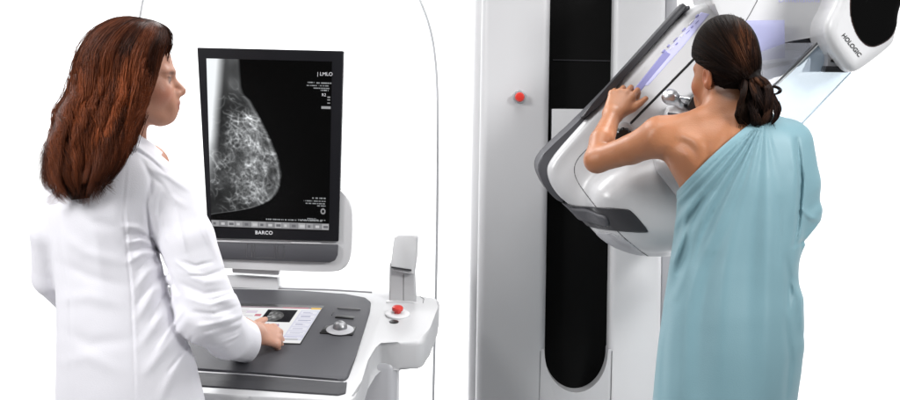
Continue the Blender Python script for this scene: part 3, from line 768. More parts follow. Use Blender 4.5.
# ---------------- technician
def technician():
    Yc = -.17
    C = W(135.5, 79, -.185); R = frame((.97, .22, -.02)); K = .98
    wr = W(254, 333, .12); knuck = DESK_ON(268, 333)
    hd_dir = np.array([.72, .66, -.20])
    def body(P):
        d = near(P, C, .17, lambda p: head_sdf(p, C, R, K))
        nk = chain(P, [W(127, 100, -.18), W(122, 138, -.175), W(118, 158, -.17)], [.052, .054, .07], .03)
        d = smin(d, nk, .02)
        d = smin(d, ell(P, W(138, 166, -.10), (.075, .07, .06)), .04)
        d = smin(d, loft(P, [(150, 100, 140, .05), (175, 70, 168, .075), (210, 66, 155, .09), (250, 70, 150, .085), (300, 70, 160, .085), (350, 68, 180, .10), (400, 66, 188, .11), (450, 70, 185, .10)], Yc), .03)
        for s, hx in ((-1, 98), (1, 158)):
            hip = W(hx, 440, Yc); d = smin(d, chain(P, [hip, (hip[0], Yc+.01, .50), (hip[0], Yc-.02, .09)], [.085, .056, .038], .02), .03)
            d = smin(d, chain(P, [(hip[0], Yc-.03, .045), (hip[0]+.03, Yc+.15, .03)], [.04, .03], .01), .02)
        d = smin(d, chain(P, [W(172, 194, Yc+.02), W(210, 320, -.17), W(254, 334, .12)], [.05, .042, .029], .02), .03)
        d = smin(d, chain(P, [W(66, 198, Yc+.02), W(52, 280, -.10), W(92, 318, .07)], [.045, .038, .025], .02), .03)
        d = smin(d, near(P, wr+hd_dir*.08, .14, lambda p: hand(p, wr, hd_dir, (.3, -.62, .72), (-.3, .3, .9), [(.40, .55, .4), (.65, .85, .6), (.75, .95, .7), (.85, 1.05, .8)], .92)), .012)
        d = smin(d, near(P, W(105, 322, .13), .14, lambda p: hand(p, W(94, 319, .08), (.45, .8, -.25), (-.2, .3, .9), (.8, -.4, .1), [(.4, .5, .3)]*4, .85)), .012)
        return d
    def cols(V):
        base = np.array([.50, .25, .17])
        c = face_cols(V, C, R, base, np.array([.30, .09, .08]), K)
        q, s = PR(V); m = (q[:, 1] > 300) & (q[:, 0] > 240); c[m] = np.array([.52, .285, .205])*(1+.10*noise3(V[m], 70, 3)[:, None])
        m = V[:, 2] < .12; c[m] = .02
        return c
    lo, hi = np.array([-1.05, -.42, -.005]), np.array([-.35, .3, 1.70])
    p = sdf_obj('person', body, lo, hi, .003, M['skin'], None, cols)
    tag(p, 'woman with long auburn hair in a white lab coat touching the console screen', 'person')
    # ---------------- lab coat
    def coat(P):
        d = loft(P, [(134, 104, 138, .05, .0), (143, 92, 148, .065, .0), (153, 74, 160, .085), (168, 54, 172, .10), (185, 46, 176, .108), (210, 46, 166, .112), (240, 50, 157, .106), (270, 55, 163, .104), (300, 57, 171, .108), (330, 57, 183, .118), (360, 57, 195, .128), (400, 56, 205, .137), (470, 52, 212, .145), (560, 46, 222, .155)], Yc)
        d = smax(d, -cap(P, W(131, 120, -.155), W(140, 152, -.10), .048, .058), .01)
        sl = chain(P, [W(168, 198, Yc+.015), W(186, 240, -.175), W(208, 312, -.185)], [.068, .067, .068], .03)
        fo = chain(P, [W(208, 314, -.185), W(228, 335, -.05), W(254, 345, .14)], [.068, .058, .047], .03)
        cutn = np.array([.80, .58, -.08]); cutn /= np.linalg.norm(cutn)
        fo = smax(fo, (P-W(250, 344, .085))@cutn, .008)
        fo = smax(fo, -cap(P, W(243, 344, .04), W(270, 341, .22), .034, .040), .006)
        sl = smin(sl, fo, .035)
        # cloth gathers in rings along the forearm and elbow
        q, s = PR(P)
        ringw = np.exp(-(((q[:, 0]-216)/30)**2+((q[:, 1]-318)/34)**2))
        ph = (q[:, 0]*.55-q[:, 1]*.62)/s*100
        sl = sl-ringw*.0025*np.sin(ph*1.35+1.5*np.sin(q[:, 1]*.07))
        kk = (.010+.03*np.clip((P[:, 2]-1.02)/.15, 0, 1)).astype(np.float32)
        d = smin(d, sl, kk)
        sl2 = chain(P, [W(68, 194, Yc+.02), W(53, 232, -.16), W(52, 276, -.11), W(90, 317, .06)], [.058, .052, .047, .042], .03)
        d = smin(d, sl2, .022)
        # collar
        col = chain(P, [W(100, 146, -.225), W(118, 137, -.23), W(134, 137.5, -.215), W(149, 147, -.165), W(163, 158, -.09), W(166, 172, -.05)], [.010, .013, .013, .012, .011, .010], .012)
        col2 = chain(P, [W(118, 146, -.245), W(136, 148, -.225), W(150, 158, -.18), W(160, 168, -.12)], [.009, .010, .010, .008], .01)
        d = smin(d, smin(col, col2, .012), .014)
        # hanging vent: a deep narrow recess between sleeve and body is left by the shapes; seams and folds follow
        W_ = [
            ([(126, 168), (123, 200), (126, 240), (131, 290), (133, 340), (135, 400)], 1.3, -1.3),
            ([(129, 168), (126, 200), (129, 240), (134, 290), (136, 340), (138, 400)], 2.0, .8),
            ([(152, 182), (146, 205), (150, 236), (163, 262), (178, 292)], 3.0, -6),
            ([(160, 180), (170, 196), (184, 206)], 4, 3),
            ([(150, 235), (138, 228), (124, 226)], 3.5, 3.5), ([(153, 244), (140, 240), (127, 243)], 3.2, 4.0), ([(156, 252), (142, 254), (128, 262)], 3.5, 3.6),
            ([(152, 240), (139, 234), (126, 234)], 2.6, -3.2), ([(155, 248), (141, 247), (128, 252)], 2.6, -3.2),
            ([(163, 262), (148, 272), (136, 288)], 4.5, 3.4), ([(170, 276), (154, 292), (138, 318)], 5, 3.5), ([(167, 270), (150, 284), (137, 304)], 3, -2.6),
            ([(178, 292), (162, 316), (140, 346)], 5.5, 3), ([(188, 318), (168, 344), (146, 372)], 6, 3.4), ([(190, 345), (176, 368), (160, 398)], 6, 2.6),
            ([(64, 236), (84, 252), (118, 262)], 7, 2.4), ([(60, 262), (88, 276), (124, 286)], 7, -2.4), ([(60, 300), (90, 296), (125, 306)], 8, 2.2),
            ([(62, 330), (90, 344), (128, 340)], 8, -2.2), ([(60, 362), (88, 356), (120, 370)], 8, 2.2), ([(75, 205), (92, 222), (118, 228)], 7, -2.2),
            ([(58, 205), (62, 250), (70, 300), (72, 400)], 3.0, -1.2),
            ([(170, 205), (178, 232), (190, 262)], 6, 2.6), ([(190, 212), (204, 240), (214, 270)], 6, -2.4), ([(184, 272), (204, 282), (226, 280)], 4.5, 3.2),
            ([(182, 284), (204, 294), (230, 290)], 3.5, -3.2), ([(188, 298), (210, 304), (234, 298)], 3.5, 3.6), ([(194, 312), (214, 314), (238, 306)], 2.8, -3.4),
            ([(198, 326), (222, 322), (244, 314)], 3.0, 3.6), ([(206, 340), (230, 332), (250, 324)], 2.8, -3), ([(214, 352), (238, 344), (254, 334)], 3.2, 3),
            ([(150, 168), (168, 176), (188, 190)], 3.2, 2.6), ([(148, 174), (162, 184), (172, 200)], 3, -2.6), ([(142, 160), (150, 175), (152, 200)], 2.4, -2.4),
            ([(86, 206), (96, 240), (104, 300)], 8, 2.0), ([(120, 150), (138, 151), (152, 161), (165, 173)], 1.3, -3.2), ([(118, 146), (137, 146.5), (151, 156), (163, 167)], 1.5, 2.2),
            ([(153, 232), (146, 236), (132, 240)], 1.6, -3), ([(158, 255), (148, 260), (138, 270)], 1.6, -2.6), ([(172, 285), (160, 300), (150, 322)], 2.2, -2.4),
            ([(184, 310), (170, 330), (158, 350)], 2.4, 2.4), ([(192, 338), (180, 356), (168, 372)], 2.2, -2.4), ([(160, 192), (158, 215), (166, 240)], 2.2, 2.6),
            ([(174, 200), (180, 225), (186, 250)], 2.2, 2.4), ([(196, 208), (206, 232), (216, 256)], 2.6, 2.2), ([(184, 262), (196, 266), (212, 262)], 2, -2.6),
            ([(188, 276), (206, 276), (228, 268)], 1.8, -2.4), ([(176, 262), (190, 272), (206, 276)], 2, 2.4), ([(198, 300), (214, 300), (236, 292)], 1.8, -2.6),
            ([(204, 332), (226, 326), (246, 318)], 1.7, -2.4), ([(212, 346), (234, 338), (252, 328)], 1.7, 2.4), ([(222, 358), (240, 350), (256, 342)], 1.7, -2.2),
        ]
        d = wrinkles(P, d, [(a_, w_*.85, 1.5*k_) for a_, w_, k_ in W_], Yc+.02)
        w = np.clip((.02+Yc-P[:, 1])/.05, 0, 1)
        return d-.0009*noise3(P, 20, 5)-.0006*noise3(P, 75, 6)
    lo, hi = np.array([-1.06, -.40, .58]), np.array([-.42, .20, 1.42])
    sdf_obj('lab_coat', coat, lo, hi, .0032, M['coatcloth'], p)
    # button on the vent
    # ---------------- hair
    L = spline([(152, 20), (126, 16.5), (106, 24), (90, 38), (79, 56), (74, 76), (69.5, 95), (60, 111), (56, 127), (47, 145), (45, 165), (47, 184), (63, 201)], 60)
    Rr = spline([(158, 22), (166, 29), (168.5, 40), (164.5, 56), (158.5, 82), (150.5, 103), (140, 124), (131, 147), (121, 168), (98, 197)], 60)
    hd = spline([[.03], [.075], [.098], [.106], [.106], [.10], [.090], [.076], [.060], [.042]], 60)[:, 0]
    yc = spline([[-.185], [-.185], [-.185], [-.185], [-.187], [-.195], [-.210], [-.232], [-.252], [-.268]], 60)[:, 0]
    T = np.linspace(0, 1, 60)
    def surf(u, ti, off=0.0, side=-1, shrink=1.0):
        """u in [0,1] across, ti index array -> world points"""
        c = (L+Rr)/2; h = (Rr-L)/2
        px = c[ti]+(2*u-1)[:, None]*h[ti]*shrink
        prof = np.sqrt(np.clip(1-np.abs(2*u-1)**3, 0, 1))
        Yq = yc[ti]+side*hd[ti]*prof*shrink+off
        s = FPX/(Yq-CY); dx, dy = px[:, 0]-HX, px[:, 1]-HY
        return np.stack([(dx*cr+dy*sr)/s, Yq, CH-(-dx*sr+dy*cr)/s], 1)
    # soft under-mass
    nT, nA = 60, 40; V = []
    ang = np.linspace(0, 2*math.pi, nA, endpoint=False)
    for i in range(nT):
        u = .5+.5*np.cos(ang); V.append(np.array([surf(np.array([uu]), np.array([i]), side=(-1 if math.sin(a) >= 0 else 1), shrink=.84-.34*max(0, (i-40)/20)**2)[0] for uu, a in zip(u, ang)]))
    V = np.vstack(V); Fq = [[i*nA+j, i*nA+(j+1) % nA, (i+1)*nA+(j+1) % nA, (i+1)*nA+j] for i in range(nT-1) for j in range(nA)]
    hair = mesh_obj('hair', V, Fq, M['hair'], p, cols=np.array([.012, .005, .003]))
    def make(N, side, seed, nlock, lift=(0, .005)):
        r = np.random.default_rng(seed); TT = 44; idx = np.linspace(0, 59, TT).astype(int); P_, R_, C_ = [], [], []
        tt = np.linspace(0, 1, TT); hpx = np.abs(Rr-L)[:, 0]
        locks = [dict(u=(i+.5)/nlock+r.normal(0, .4/nlock), ph=r.uniform(0, 6.28), f=r.uniform(1.5, 2.5), a=r.uniform(.05, .10), dz=r.uniform(-.004, .012), e=r.uniform(.94, 1.0), v=r.uniform(0, 1), st=r.uniform(.24, .42)) for i in range(nlock)]
        for n in range(N):
            k_ = locks[r.integers(0, nlock)]
            w = np.clip((tt-k_['st'])/.45, 0, 1)
            du = r.normal(0, .042)*(1-.40*w); wave = k_['f']*2*math.pi*tt+k_['ph']+r.normal(0, .20)
            u = np.clip(k_['u'], .02, .985 if side < 0 else .72)+du+k_['a']*(1.25 if k_['u'] < .8 else .7)*w**1.2*np.sin(wave)+.010*np.sin(tt*8+r.uniform(0, 6))*tt
            k = np.clip((idx*k_['e']*(1-.19*r.random()**1.5)).astype(int), 0, 59)
            if side > 0: u = np.minimum(u, .74)
            uc = np.clip(u, .001, .999)
            p = surf(uc, k, side=side)
            p[:, 1] += side*(r.uniform(*lift)+k_['dz']*np.clip(tt*3, 0, 1)+w*.020*np.sin(wave+1.4)-.05*abs(du)*w)
            p[:, 0] += (u-uc)*hpx[k]/425
            p[:, 2] += w*.006*np.sin(wave*1.0+.5)
            p += np.cumsum(r.normal(0, .00018, (TT, 3)), 0)
            P_.append(p)
            R_.append(np.full(TT, r.uniform(.00035, .00065))*np.clip((1.02-tt)*6, .15, 1)*np.clip(.4+tt*6, .5, 1))
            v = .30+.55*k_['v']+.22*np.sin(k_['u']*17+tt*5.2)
            v = np.clip(v, 0, 1)*(.16+.95*np.exp(-((tt-.60)/.30)**2)+.22*np.exp(-((tt-.2)/.08)**2))+.09*r.normal()+.25*w*np.sin(wave+1.4)  # auburn tone with painted sheen at crown, mid length and wave crests
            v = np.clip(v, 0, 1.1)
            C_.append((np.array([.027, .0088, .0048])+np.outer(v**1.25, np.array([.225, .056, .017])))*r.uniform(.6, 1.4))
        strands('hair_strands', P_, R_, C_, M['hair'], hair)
    make(9000, -1, 11, 30); make(1500, 1, 12, 14)
    # loose curls at the ends
    r = np.random.default_rng(5); P_, R_, C_ = [], [], []
    for n in range(420):
        g_ = r.integers(0, 13); rr = np.random.default_rng(100+g_); ux = rr.random(); x0 = 52+52*ux+r.normal()*2.0; y0 = 184-max(0, x0-84)*.45+r.normal()*3
        a = np.linspace(0, 1, 46); Ln = rr.uniform(14, 24)*r.uniform(.7, 1); am = rr.uniform(2, 5); ph = rr.uniform(0, 6)+r.normal()*.2
        px = x0+am*np.sin(a*5+ph)*a+rr.uniform(-7, 7)*a*a+r.normal()*1.2*a; py = np.minimum(y0+a*Ln, 204+r.normal()*1.5)
        Yq = -.288+rr.uniform(-.016, .006)+.006*np.cos(a*5+ph)+r.normal()*.002
        P_.append(np.array([W(x, y, q) for x, y, q in zip(px, py, Yq)]))
        R_.append(np.linspace(1, .35, 46)*r.uniform(.0003, .00055)); C_.append(np.tile(np.array([.13, .038, .016])*rr.uniform(.35, 1.2)*r.uniform(.7, 1.2), (46, 1)))
    for (cx, cy, ra, k) in ((107, 176, 7, 34),):
        for n in range(k):
            a = np.linspace(-2.4, 2.6+r.normal()*.4, 46); rr = ra+r.normal()*1.0; x0, y0 = cx+r.normal()*1., cy+r.normal()*1.
            P_.append(np.array([W(x0+rr*math.sin(q), y0-rr*.9*math.cos(q), -.285+.02*math.sin(q)+r.normal()*.003) for q in a]))
            R_.append(np.full(46, r.uniform(.0003, .0006))); C_.append(np.tile(np.array([.10, .034, .017])*r.uniform(.4, 1.6), (46, 1)))
    strands('hair_curls', P_, R_, C_, M['hair'], hair)
technician()

# ---------------- patient
def patient():
    Yc = -.03
    C = W(725.5, 76, .005); R = frame((-.55, .835, -.02)); K = .905
    wr = W(612, 116, .185)
    sh, el_ = W(657, 138, -.03), W(597, 160, .07)
    def trunk(P):
        return loft(P, [(104, 718, 748, .045, .0), (114, 706, 758, .055, .0), (122, 690, 780, .072), (134, 668, 796, .088), (150, 661, 804, .098), (168, 668, 802, .104), (190, 681, 800, .108), (230, 683, 790, .104), (270, 684, 780, .100), (310, 676, 786, .115), (350, 668, 790, .125), (400, 664, 786, .12), (450, 668, 782, .11)], Yc)
    def body(P):
        d = near(P, C, .17, lambda p: head_sdf(p, C, R, K))
        d = smin(d, chain(P, [W(733, 78, -.0), W(732, 105, -.02), W(732, 122, -.03)], [.050, .047, .060], .02), .022)
        d = smin(d, trunk(P), .03)
        # trapezius and shoulder girdle
        d = smin(d, chain(P, [W(728, 104, -.035), W(700, 121, -.045), W(664, 133, -.035)], [.028, .030, .036], .03), .035)
        arm = chain(P, [sh, W(631, 149.5, .015), el_], [.046, .0355, .031], .03)
        d = smin(d, arm, .035)
        d = smin(d, chain(P, [el_, W(602, 141, .11), wr], [.031, .031, .0215], .025), .012)
        d = smin(d, chain(P, [W(793, 145, -.02), W(795, 212, .02), W(778, 226, .2)], [.042, .034, .025], .02), .03)
        d = smin(d, near(P, W(765, 232, .28), .15, lambda p: hand(p, W(778, 226, .21), (-.5, .85, .1), (.3, .2, .9), (-.8, -.4, .1), [(.4, .5, .3)]*4, .9)), .012)
        # shoulder blade, spine groove, arm muscle
        d = wrinkles(P, d, [([(676, 132), (694, 140), (706, 150)], 6.5, 6), ([(672, 150), (690, 158), (700, 166)], 8, 3.5), ([(706, 140), (709, 160), (700, 180)], 5, -4.6), ([(682, 140), (692, 150), (696, 160)], 4, -2),
                            ([(733, 112), (727, 140), (720, 170)], 6, -3.5), ([(650, 128), (668, 126), (690, 124)], 6, 2.2), ([(668, 146), (662, 152), (664, 162)], 5, -3.0),
                            ([(655, 132), (646, 142), (640, 152)], 6, 1.8), ([(700, 124), (716, 118), (728, 112)], 6, -1.5)], Yc)
        d = smin(d, near(P, W(621, 97, .215), .14, lambda p: hand(p, wr+np.array([.002, .004, .004]), W(621, 97, .215)-wr, (-.25, -.95, .2), (.9, -.1, .4), [(.35, .95, .6), (.5, 1.05, .7), (.6, 1.1, .7), (.7, 1.1, .8)], .86, thumb=(.75, .62, -.12), tl=.95)), .014)
        for hx in (705, 755):
            hip = W(hx, 440, Yc); d = smin(d, chain(P, [hip, (hip[0], Yc+.02, .48), (hip[0], Yc-.02, .08)], [.085, .054, .036], .02), .03)
            d = smin(d, chain(P, [(hip[0], Yc-.04, .035), (hip[0]-.02, Yc+.14, .022)], [.035, .026], .01), .02)
        return d
    def cols(V):
        base = np.array([.345, .143, .068])
        c = face_cols(V, C, R, base, np.array([.32, .10, .08]), K)
        c *= (1+.08*noise3(V, 24, 4)+.05*noise3(V, 95, 8)+.035*noise3(V, 260, 9))[:, None]
        q, s = PR(V)
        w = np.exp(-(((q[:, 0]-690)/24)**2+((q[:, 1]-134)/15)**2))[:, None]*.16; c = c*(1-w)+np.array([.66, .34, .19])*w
        nape = np.exp(-np.maximum(poly2(q, [(700, 40), (714, 78), (717, 92), (730, 98), (750, 101), (775, 90), (760, 30)]), 0)/3.5)[:, None]*.75*(q[:, 0] > 712)[:, None]
        c = c*(1-nape)+np.array([.03, .014, .008])*nape
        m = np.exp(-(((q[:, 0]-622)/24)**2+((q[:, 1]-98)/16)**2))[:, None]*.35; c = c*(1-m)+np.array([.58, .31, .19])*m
        return c
    lo, hi = np.array([.28, -.24, -.005]), np.array([.95, .34, 1.68])
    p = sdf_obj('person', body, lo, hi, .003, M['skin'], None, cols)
    tag(p, 'woman with dark ponytail in a one-shouldered teal gown leaning on the mammography machine', 'person')
    # ---------------- gown
    def gown(P):
        d = loft(P, [(108, 722, 756, .05), (115, 705, 780, .065), (121, 695, 800, .082), (131, 676, 808, .10), (148, 663, 811, .112), (168, 668, 811, .118), (190, 677, 808, .121), (215, 676.5, 806, .122), (255, 671.5, 800, .124), (285, 667, 795, .130), (310, 663, 798, .138), (345, 658, 800, .144), (370, 655.5, 798, .146), (400, 653, 792, .148), (480, 648, 786, .155), (600, 642, 786, .165)], Yc)
        sl = chain(P, [W(789, 143, -.03), W(796, 180, -.025), W(800, 236, .0)], [.056, .056, .054], .03)
        cn = W(818, 226, 0)-W(804, 243, 0); cn = np.array([cn[2], 0, -cn[0]]); cn /= np.linalg.norm(cn); cn = cn if cn[2] < 0 else -cn; cn[1] = -.15
        sl = smax(sl, (P-W(811, 233, 0))@cn, .005)
        sl = smax(sl, -chain(P, [W(797, 205, .0), W(803, 252, .0)], [.030, .046], .01), .005)
        sl = smin(sl, chain(P, [W(793, 218, .02), W(788, 226, .08), W(774, 230, .15)], [.038, .038, .040], .03), .006)
        q, s = PR(P)
        sl = sl-.003*np.sin((q[:, 1]*.5+q[:, 0]*.35)*.5)*np.exp(-((q[:, 1]-215)/26)**2)
        d = smin(d, sl, .022)
        # the loose side panel that bags out below the sleeve
        bag = chain(P, [W(782, 268, -.04), W(788, 300, -.05), W(787, 345, -.05), W(780, 420, -.04)], [.020, .032, .034, .03], .03)
        d = smin(d, bag, .03)
        # neckline: keep what lies below the diagonal
        a, b = np.array([764., 113.]), np.array([677., 190.5]); e = b-a; L = np.linalg.norm(e); nn = np.array([e[1], -e[0]])/L
        bow = -5.0*np.sin(np.pi*np.clip((q-a)@e/L/L, 0, 1))
        side = ((q-a)@nn+bow*.6)
        if nn@(np.array([690., 120.])-a) < 0: side = -((q-a)@nn)+bow*.6
        sd_ = side/s; d = smax(d, sd_, .004); d = d-.0016*np.exp(-((sd_+.011)/.0028)**2)+.0012*np.exp(-((sd_+.0165)/.002)**2)
        T = np.array([765., 116.]); v = q-T; rad = np.linalg.norm(v, axis=1); phi = np.degrees(np.arctan2(v[:, 1], -v[:, 0]))    # 0 = left, 90 = down
        front = np.clip((Yc-P[:, 1])/.04+.3, 0, 1)
        rf = np.clip(rad/25, 0, 1)*np.exp(-np.maximum(rad-150, 0)/90)
        for ph, wd, am in ((44.5, 1.6, 2.6), (47.5, 1.6, -2.6), (50, 2.0, 4.0), (54, 1.7, -3.4), (57.5, 2.4, 4.2), (62, 2.2, -3.6), (66.5, 2.6, 3.2), (71, 3, -2.6), (77, 4, 2.6), (84, 4.5, -2.2), (92, 5, 2.0), (101, 5, -1.6)):
            d = d-am*.001*np.exp(-((phi-ph)/wd)**2)*rf*front*1.35
        W_ = [([(797, 140), (801, 180), (798, 225), (794, 246)], 2.4, -5.5), ([(790, 132), (795, 170), (793, 220)], 5, 2.2),
              ([(786, 258), (789, 280), (788, 312)], 3.6, -3.6), ([(793, 282), (800, 300), (802, 330)], 3.5, 3), ([(786, 318), (790, 360), (786, 400)], 4, -4),
              ([(798, 244), (808, 240), (816, 232)], 2.5, -3), ([(803, 210), (811, 218), (818, 220)], 3, 2.5),
              ([(712, 196), (700, 230), (690, 262), (676, 296)], 4.5, 4), ([(702, 200), (690, 232), (678, 272)], 3.5, -3.5), ([(688, 208), (682, 236), (674, 262)], 3, 3),
              ([(694, 272), (686, 310), (680, 400)], 8, 2.6), ([(708, 260), (702, 320), (698, 400)], 9, -3.0), ([(728, 220), (724, 300), (722, 400)], 10, 2.8), ([(748, 200), (748, 300), (748, 400)], 10, -2.8),
              ([(768, 180), (768, 260), (766, 400)], 9, 3.0), ([(668, 310), (664, 350), (662, 400)], 5, -2.5), ([(780, 200), (779, 240), (778, 262)], 4, -2.5)]
        d = wrinkles(P, d, [(a_, w_*.95, 2.0*k_) for a_, w_, k_ in W_], Yc+.03)
        return d-.0008*noise3(P, 18, 15)-.0004*noise3(P, 70, 16)
    lo, hi = np.array([.40, -.27, .40]), np.array([1.02, .25, 1.44])
    sdf_obj('hospital_gown', gown, lo, hi, .0032, M['gown'], p)
    # ---------------- hair: cap swept back into a low ponytail
    G = np.array([753., 86.])
    hc = W(725.5, 55, .0); HR = frame((-.55, .835, 0))
    er = np.array([.101, .074, .104])
    def front(px, py):
        """points on the near side of the hair ellipsoid along the pixels"""
        a = WV(px, py, -.2); b = WV(px, py, .2); o = (a-hc)@HR/er; dd = (b-a)@HR/er
        A, B_, Cc = (dd*dd).sum(1), 2*(o*dd).sum(1), (o*o).sum(1)-1
        t = (-B_-np.sqrt(np.maximum(B_*B_-4*A*Cc, 0)))/(2*A)
        return -.2+.4*t
    def capf(P):
        d = smin(ell(P, hc, er*.955, HR), near(P, C, .17, lambda p: head_sdf(p, C, R, K))-.003, .006)
        q, s = PR(P)
        # cut away below the hairline (ear, nape)
        line = poly2(q, [(690, 20), (680, 40), (689, 57), (697, 61), (704, 66), (711, 70), (716, 84), (718, 97), (730, 101), (746, 103), (775, 103), (775, -20), (700, -20)])
        d = smax(d, line/s, .008)
        return smin(d, ell(P, W(752, 84, -.07), (.03, .03, .03)), .02)
    lo, hi = hc-np.array([.14, .14, .15]), hc+np.array([.14, .14, .14])
    hair = sdf_obj('hair', capf, lo, hi, .003, M['darkhair'], p, lambda V: np.tile(np.array([.004, .0022, .0018]), (len(V), 1)))
    starts = spline([(719, 98), (716, 88), (711, 74), (703, 67), (696, 62), (692.5, 54), (694, 42), (701, 29), (712, 19), (727, 14.5), (742, 18.5), (752, 31), (758.5, 50), (759.5, 66)], 200)
    r = np.random.default_rng(21); P_, R_, C_ = [], [], []
    TT = 24; tt = np.linspace(0, 1, TT)
    for n in range(3600):
        u = r.random(); s0 = starts[int(u*199)]; inner = r.random()*.25
        s1 = s0+(G-s0)*inner*r.random(); end = G+r.normal(0, 3.0, 2); s1 = s1+(s1-G)/np.linalg.norm(s1-G)*(max(0, r.normal())*.7)
        up = np.array([0, -1.])*22*np.clip(1-abs(u-.35)*1.2, 0, 1)*(.3+.7*r.random())
        ctrl = (s1+end)/2+up*.6
        px = ((1-tt)**2)[:, None]*s1+(2*tt*(1-tt))[:, None]*ctrl+(tt**2)[:, None]*end
        lift = r.uniform(-.002, .003)+.0028*math.sin(u*75+3*math.sin(u*23))+.002*math.sin(u*31)
        P_.append(WV(px[:, 0], px[:, 1], front(px[:, 0], px[:, 1])-.001-lift*np.sin(tt*math.pi)**.5-.02*tt**6)+np.cumsum(r.normal(0, .00015, (TT, 3)), 0))
        R_.append(np.full(TT, r.uniform(.0005, .0009)))
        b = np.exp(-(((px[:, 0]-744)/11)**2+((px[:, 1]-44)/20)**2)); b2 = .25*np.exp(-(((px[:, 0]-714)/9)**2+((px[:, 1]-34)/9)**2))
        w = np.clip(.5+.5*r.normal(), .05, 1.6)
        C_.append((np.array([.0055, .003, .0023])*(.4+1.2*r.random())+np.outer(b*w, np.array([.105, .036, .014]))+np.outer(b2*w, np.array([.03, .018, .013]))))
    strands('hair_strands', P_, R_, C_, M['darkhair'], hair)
    P_, R_, C_ = [], [], []
    for n in range(420):     # fine hairs along the nape and temple
        if r.random() < .7: x0 = r.uniform(714, 752); y0 = 96+(x0-714)*.16+r.uniform(-3, 6)
        else: y0 = r.uniform(56, 92); x0 = np.interp(y0, [56, 68, 76, 92], [694, 703, 711, 716])+r.uniform(-1.5, 2)
        t2 = np.linspace(0, 1, 12); px = x0+(752-x0)*.5*t2+r.normal()*3*t2*t2; py = y0+(84-y0)*.75*t2-6*t2*(1-t2)*r.random()
        Yq = np.where(py > 92, front(px, np.minimum(py, 92)), front(px, py))+.004*(1-t2)
        P_.append(WV(px, py, Yq)); R_.append(np.linspace(.00015, .0005, 12)); C_.append(np.tile(np.array([.010, .0055, .004]), (12, 1)))
    strands('nape_hair', P_, R_, C_, M['darkhair'], hair)
    # ponytail
    Lp = spline([(743, 80), (740, 92), (738, 104), (739, 116), (744, 125), (752, 130)], 40); Rp = spline([(760, 76), (769, 82), (776, 92), (778, 106), (775, 119), (766, 129)], 40)
    hp = spline([[.022], [.034], [.040], [.038], [.030], [.014]], 40)[:, 0]
    P_, R_, C_ = [], [], []
    TT = 40; tt = np.linspace(0, 1, TT)
    for n in range(2600):
        lock = r.integers(0, 9); u0 = np.clip((lock+.5)/9+r.normal(0, .035), -.04, 1.05); side = -1 if r.random() < .75 else 1
        u = np.clip(u0+.12*np.sin(tt*(5.5+.8*math.sin(lock*3.1))+lock*1.9+r.normal(0, .14))*np.clip(tt*2, 0, 1)+r.normal(0, .012)*(.4+tt), -.10, 1.10); end = r.uniform(.9, 1)*(.90+.1*abs(math.sin(lock*4.7))); k = (np.arange(TT)*end).astype(int)
        px = Lp[k]+(Rp[k]-Lp[k])*u[:, None]
        Yq = -.095+side*hp[k]*np.sqrt(np.clip(1-(2*u-1)**2, 0, 1))*r.uniform(.7, 1.04)+.013*np.sin(tt*6.5+lock*2.9+r.normal(0, .12))
        P_.append(WV(px[:, 0], px[:, 1], Yq)); R_.append(np.full(TT, r.uniform(.0006, .001))*np.clip((1.03-tt)*8, .3, 1))
        w = np.clip(.35+.4*math.sin(lock*2.3)+.3*r.normal(), 0, 1.2)
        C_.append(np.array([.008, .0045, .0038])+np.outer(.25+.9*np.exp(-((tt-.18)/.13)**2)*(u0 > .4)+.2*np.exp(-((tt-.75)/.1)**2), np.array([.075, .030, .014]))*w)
    for n in range(70):      # flyaways around the head and tail
        u = r.uniform(.25, .95); s0 = starts[int(u*199)]; s1 = s0+(s0-G)/np.linalg.norm(s0-G)*r.uniform(0, 1.6); e1 = G+r.normal(0, 5, 2)
        c1 = (s1+e1)/2+(s0-np.array([727, 55.]))*.25*r.random(); px = ((1-tt)**2)[:, None]*s1+(2*tt*(1-tt))[:, None]*c1+(tt**2)[:, None]*e1
        P_.append(WV(px[:, 0], px[:, 1], front(px[:, 0], px[:, 1])-.006)); R_.append(np.full(TT, .00032)); C_.append(np.tile(np.array([.02, .009, .005]), (TT, 1)))
    for n in range(60):
        x0 = r.choice([-1, 1]); b0 = np.array([754+r.normal()*5, 84.]); a0 = np.array([757+x0*r.uniform(16, 22), 104+r.normal()*9]); e1 = np.array([757+x0*r.uniform(2, 20), 128+r.normal()*5])
        px = ((1-tt)**2)[:, None]*b0+(2*tt*(1-tt))[:, None]*a0+(tt**2)[:, None]*e1; px[:, 0] += 1.2*np.sin(tt*9+r.uniform(0, 6))*tt
        P_.append(WV(px[:, 0], px[:, 1], -.10-.03*np.sin(tt*3))); R_.append(np.full(TT, .00035)); C_.append(np.tile(np.array([.015, .008, .005]), (TT, 1)))
    for n in range(22):      # the stray curl on the right
        a = np.linspace(0, 3.6, TT); rr = 6+r.normal()*.7
        P_.append(np.array([W(773+rr*math.sin(q)*1.1+r.normal()*.05, 90-rr*.55*math.cos(q)+q*.3, -.09+.004*r.normal()*0) for q in a])+r.normal(0, .0008, 3)); R_.append(np.full(TT, .0006)); C_.append(np.tile(np.array([.012, .007, .006]), (TT, 1)))
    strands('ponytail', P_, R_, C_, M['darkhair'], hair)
    core = lambda P: chain(P, [W(752, 84, -.08), W(757, 98, -.095), W(758, 114, -.095), W(756, 122, -.095)], [.018, .034, .033, .020], .02)
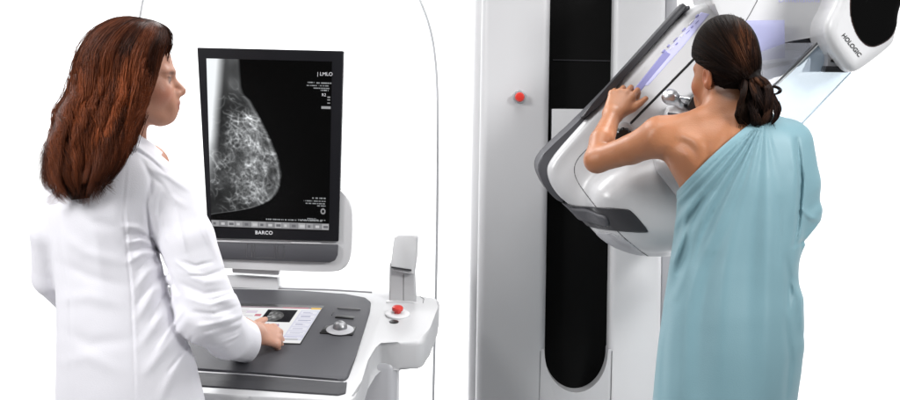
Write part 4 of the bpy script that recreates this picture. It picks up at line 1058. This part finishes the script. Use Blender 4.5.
    sdf_obj('ponytail_core', core, W(752, 84, -.08)-np.array([.1, .12, .2]), W(752, 84, -.08)+np.array([.12, .1, .08]), .004, M['darkhair'], hair, lambda V: np.tile(np.array([.007, .004, .0035]), (len(V), 1)))
patient()

# ------------------------------------------------------------------ light
wd = bpy.data.worlds.new('World'); SC.world = wd; wd.use_nodes = True
wd.node_tree.nodes['Background'].inputs[0].default_value = (1, 1, 1, 1); wd.node_tree.nodes['Background'].inputs[1].default_value = .15
def area(name, loc, target, size, power, col=(1, 1, 1), sy=None):
    l = bpy.data.lights.new(name, 'AREA'); l.energy = power; l.size = size; l.color = col
    if sy: l.shape = 'RECTANGLE'; l.size_y = sy
    o = bpy.data.objects.new(name, l); o.location = loc
    o.rotation_euler = (Vector(target)-Vector(loc)).to_track_quat('-Z', 'Y').to_euler(); COL.objects.link(o); return o
area('backdrop_lamp', (-1.6, 1.3, 3.4), (-1.0, 2.8, 1.0), 1.6, 150)
area('backdrop_lamp', (1.6, 1.3, 3.4), (1.0, 2.8, 1.0), 1.6, 150)
def spread(o, deg): o.data.spread = math.radians(deg)
spread(area('key_lamp', (-2.65, -2.0, 2.8), (-.6, -.1, 1.25), 1.1, 15.5), 60)
spread(area('right_key_lamp', (2.9, -2.3, 2.8), (.55, .1, 1.35), .8, 9.5), 42)
spread(area('top_lamp', (.3, -.5, 3.2), (.25, .3, 1.3), 1.2, 9.5), 100)

# ------------------------------------------------------------------ camera and render
cam = bpy.data.cameras.new('camera'); co = bpy.data.objects.new('camera', cam); COL.objects.link(co)
co.location = (0, CY, CH); co.rotation_euler = (Matrix.Rotation(math.pi/2, 4, 'X') @ Matrix.Rotation(ROLL, 4, 'Z')).to_euler()
cam.sensor_fit = 'HORIZONTAL'; cam.sensor_width = 36; cam.lens = FPX/900*36; cam.shift_y = -(200-HY)/900; cam.clip_end = 100
SC.camera = co
SC.view_settings.view_transform = 'Standard'; SC.view_settings.look = 'None'; SC.view_settings.exposure = 0
SC.render.engine = 'CYCLES'
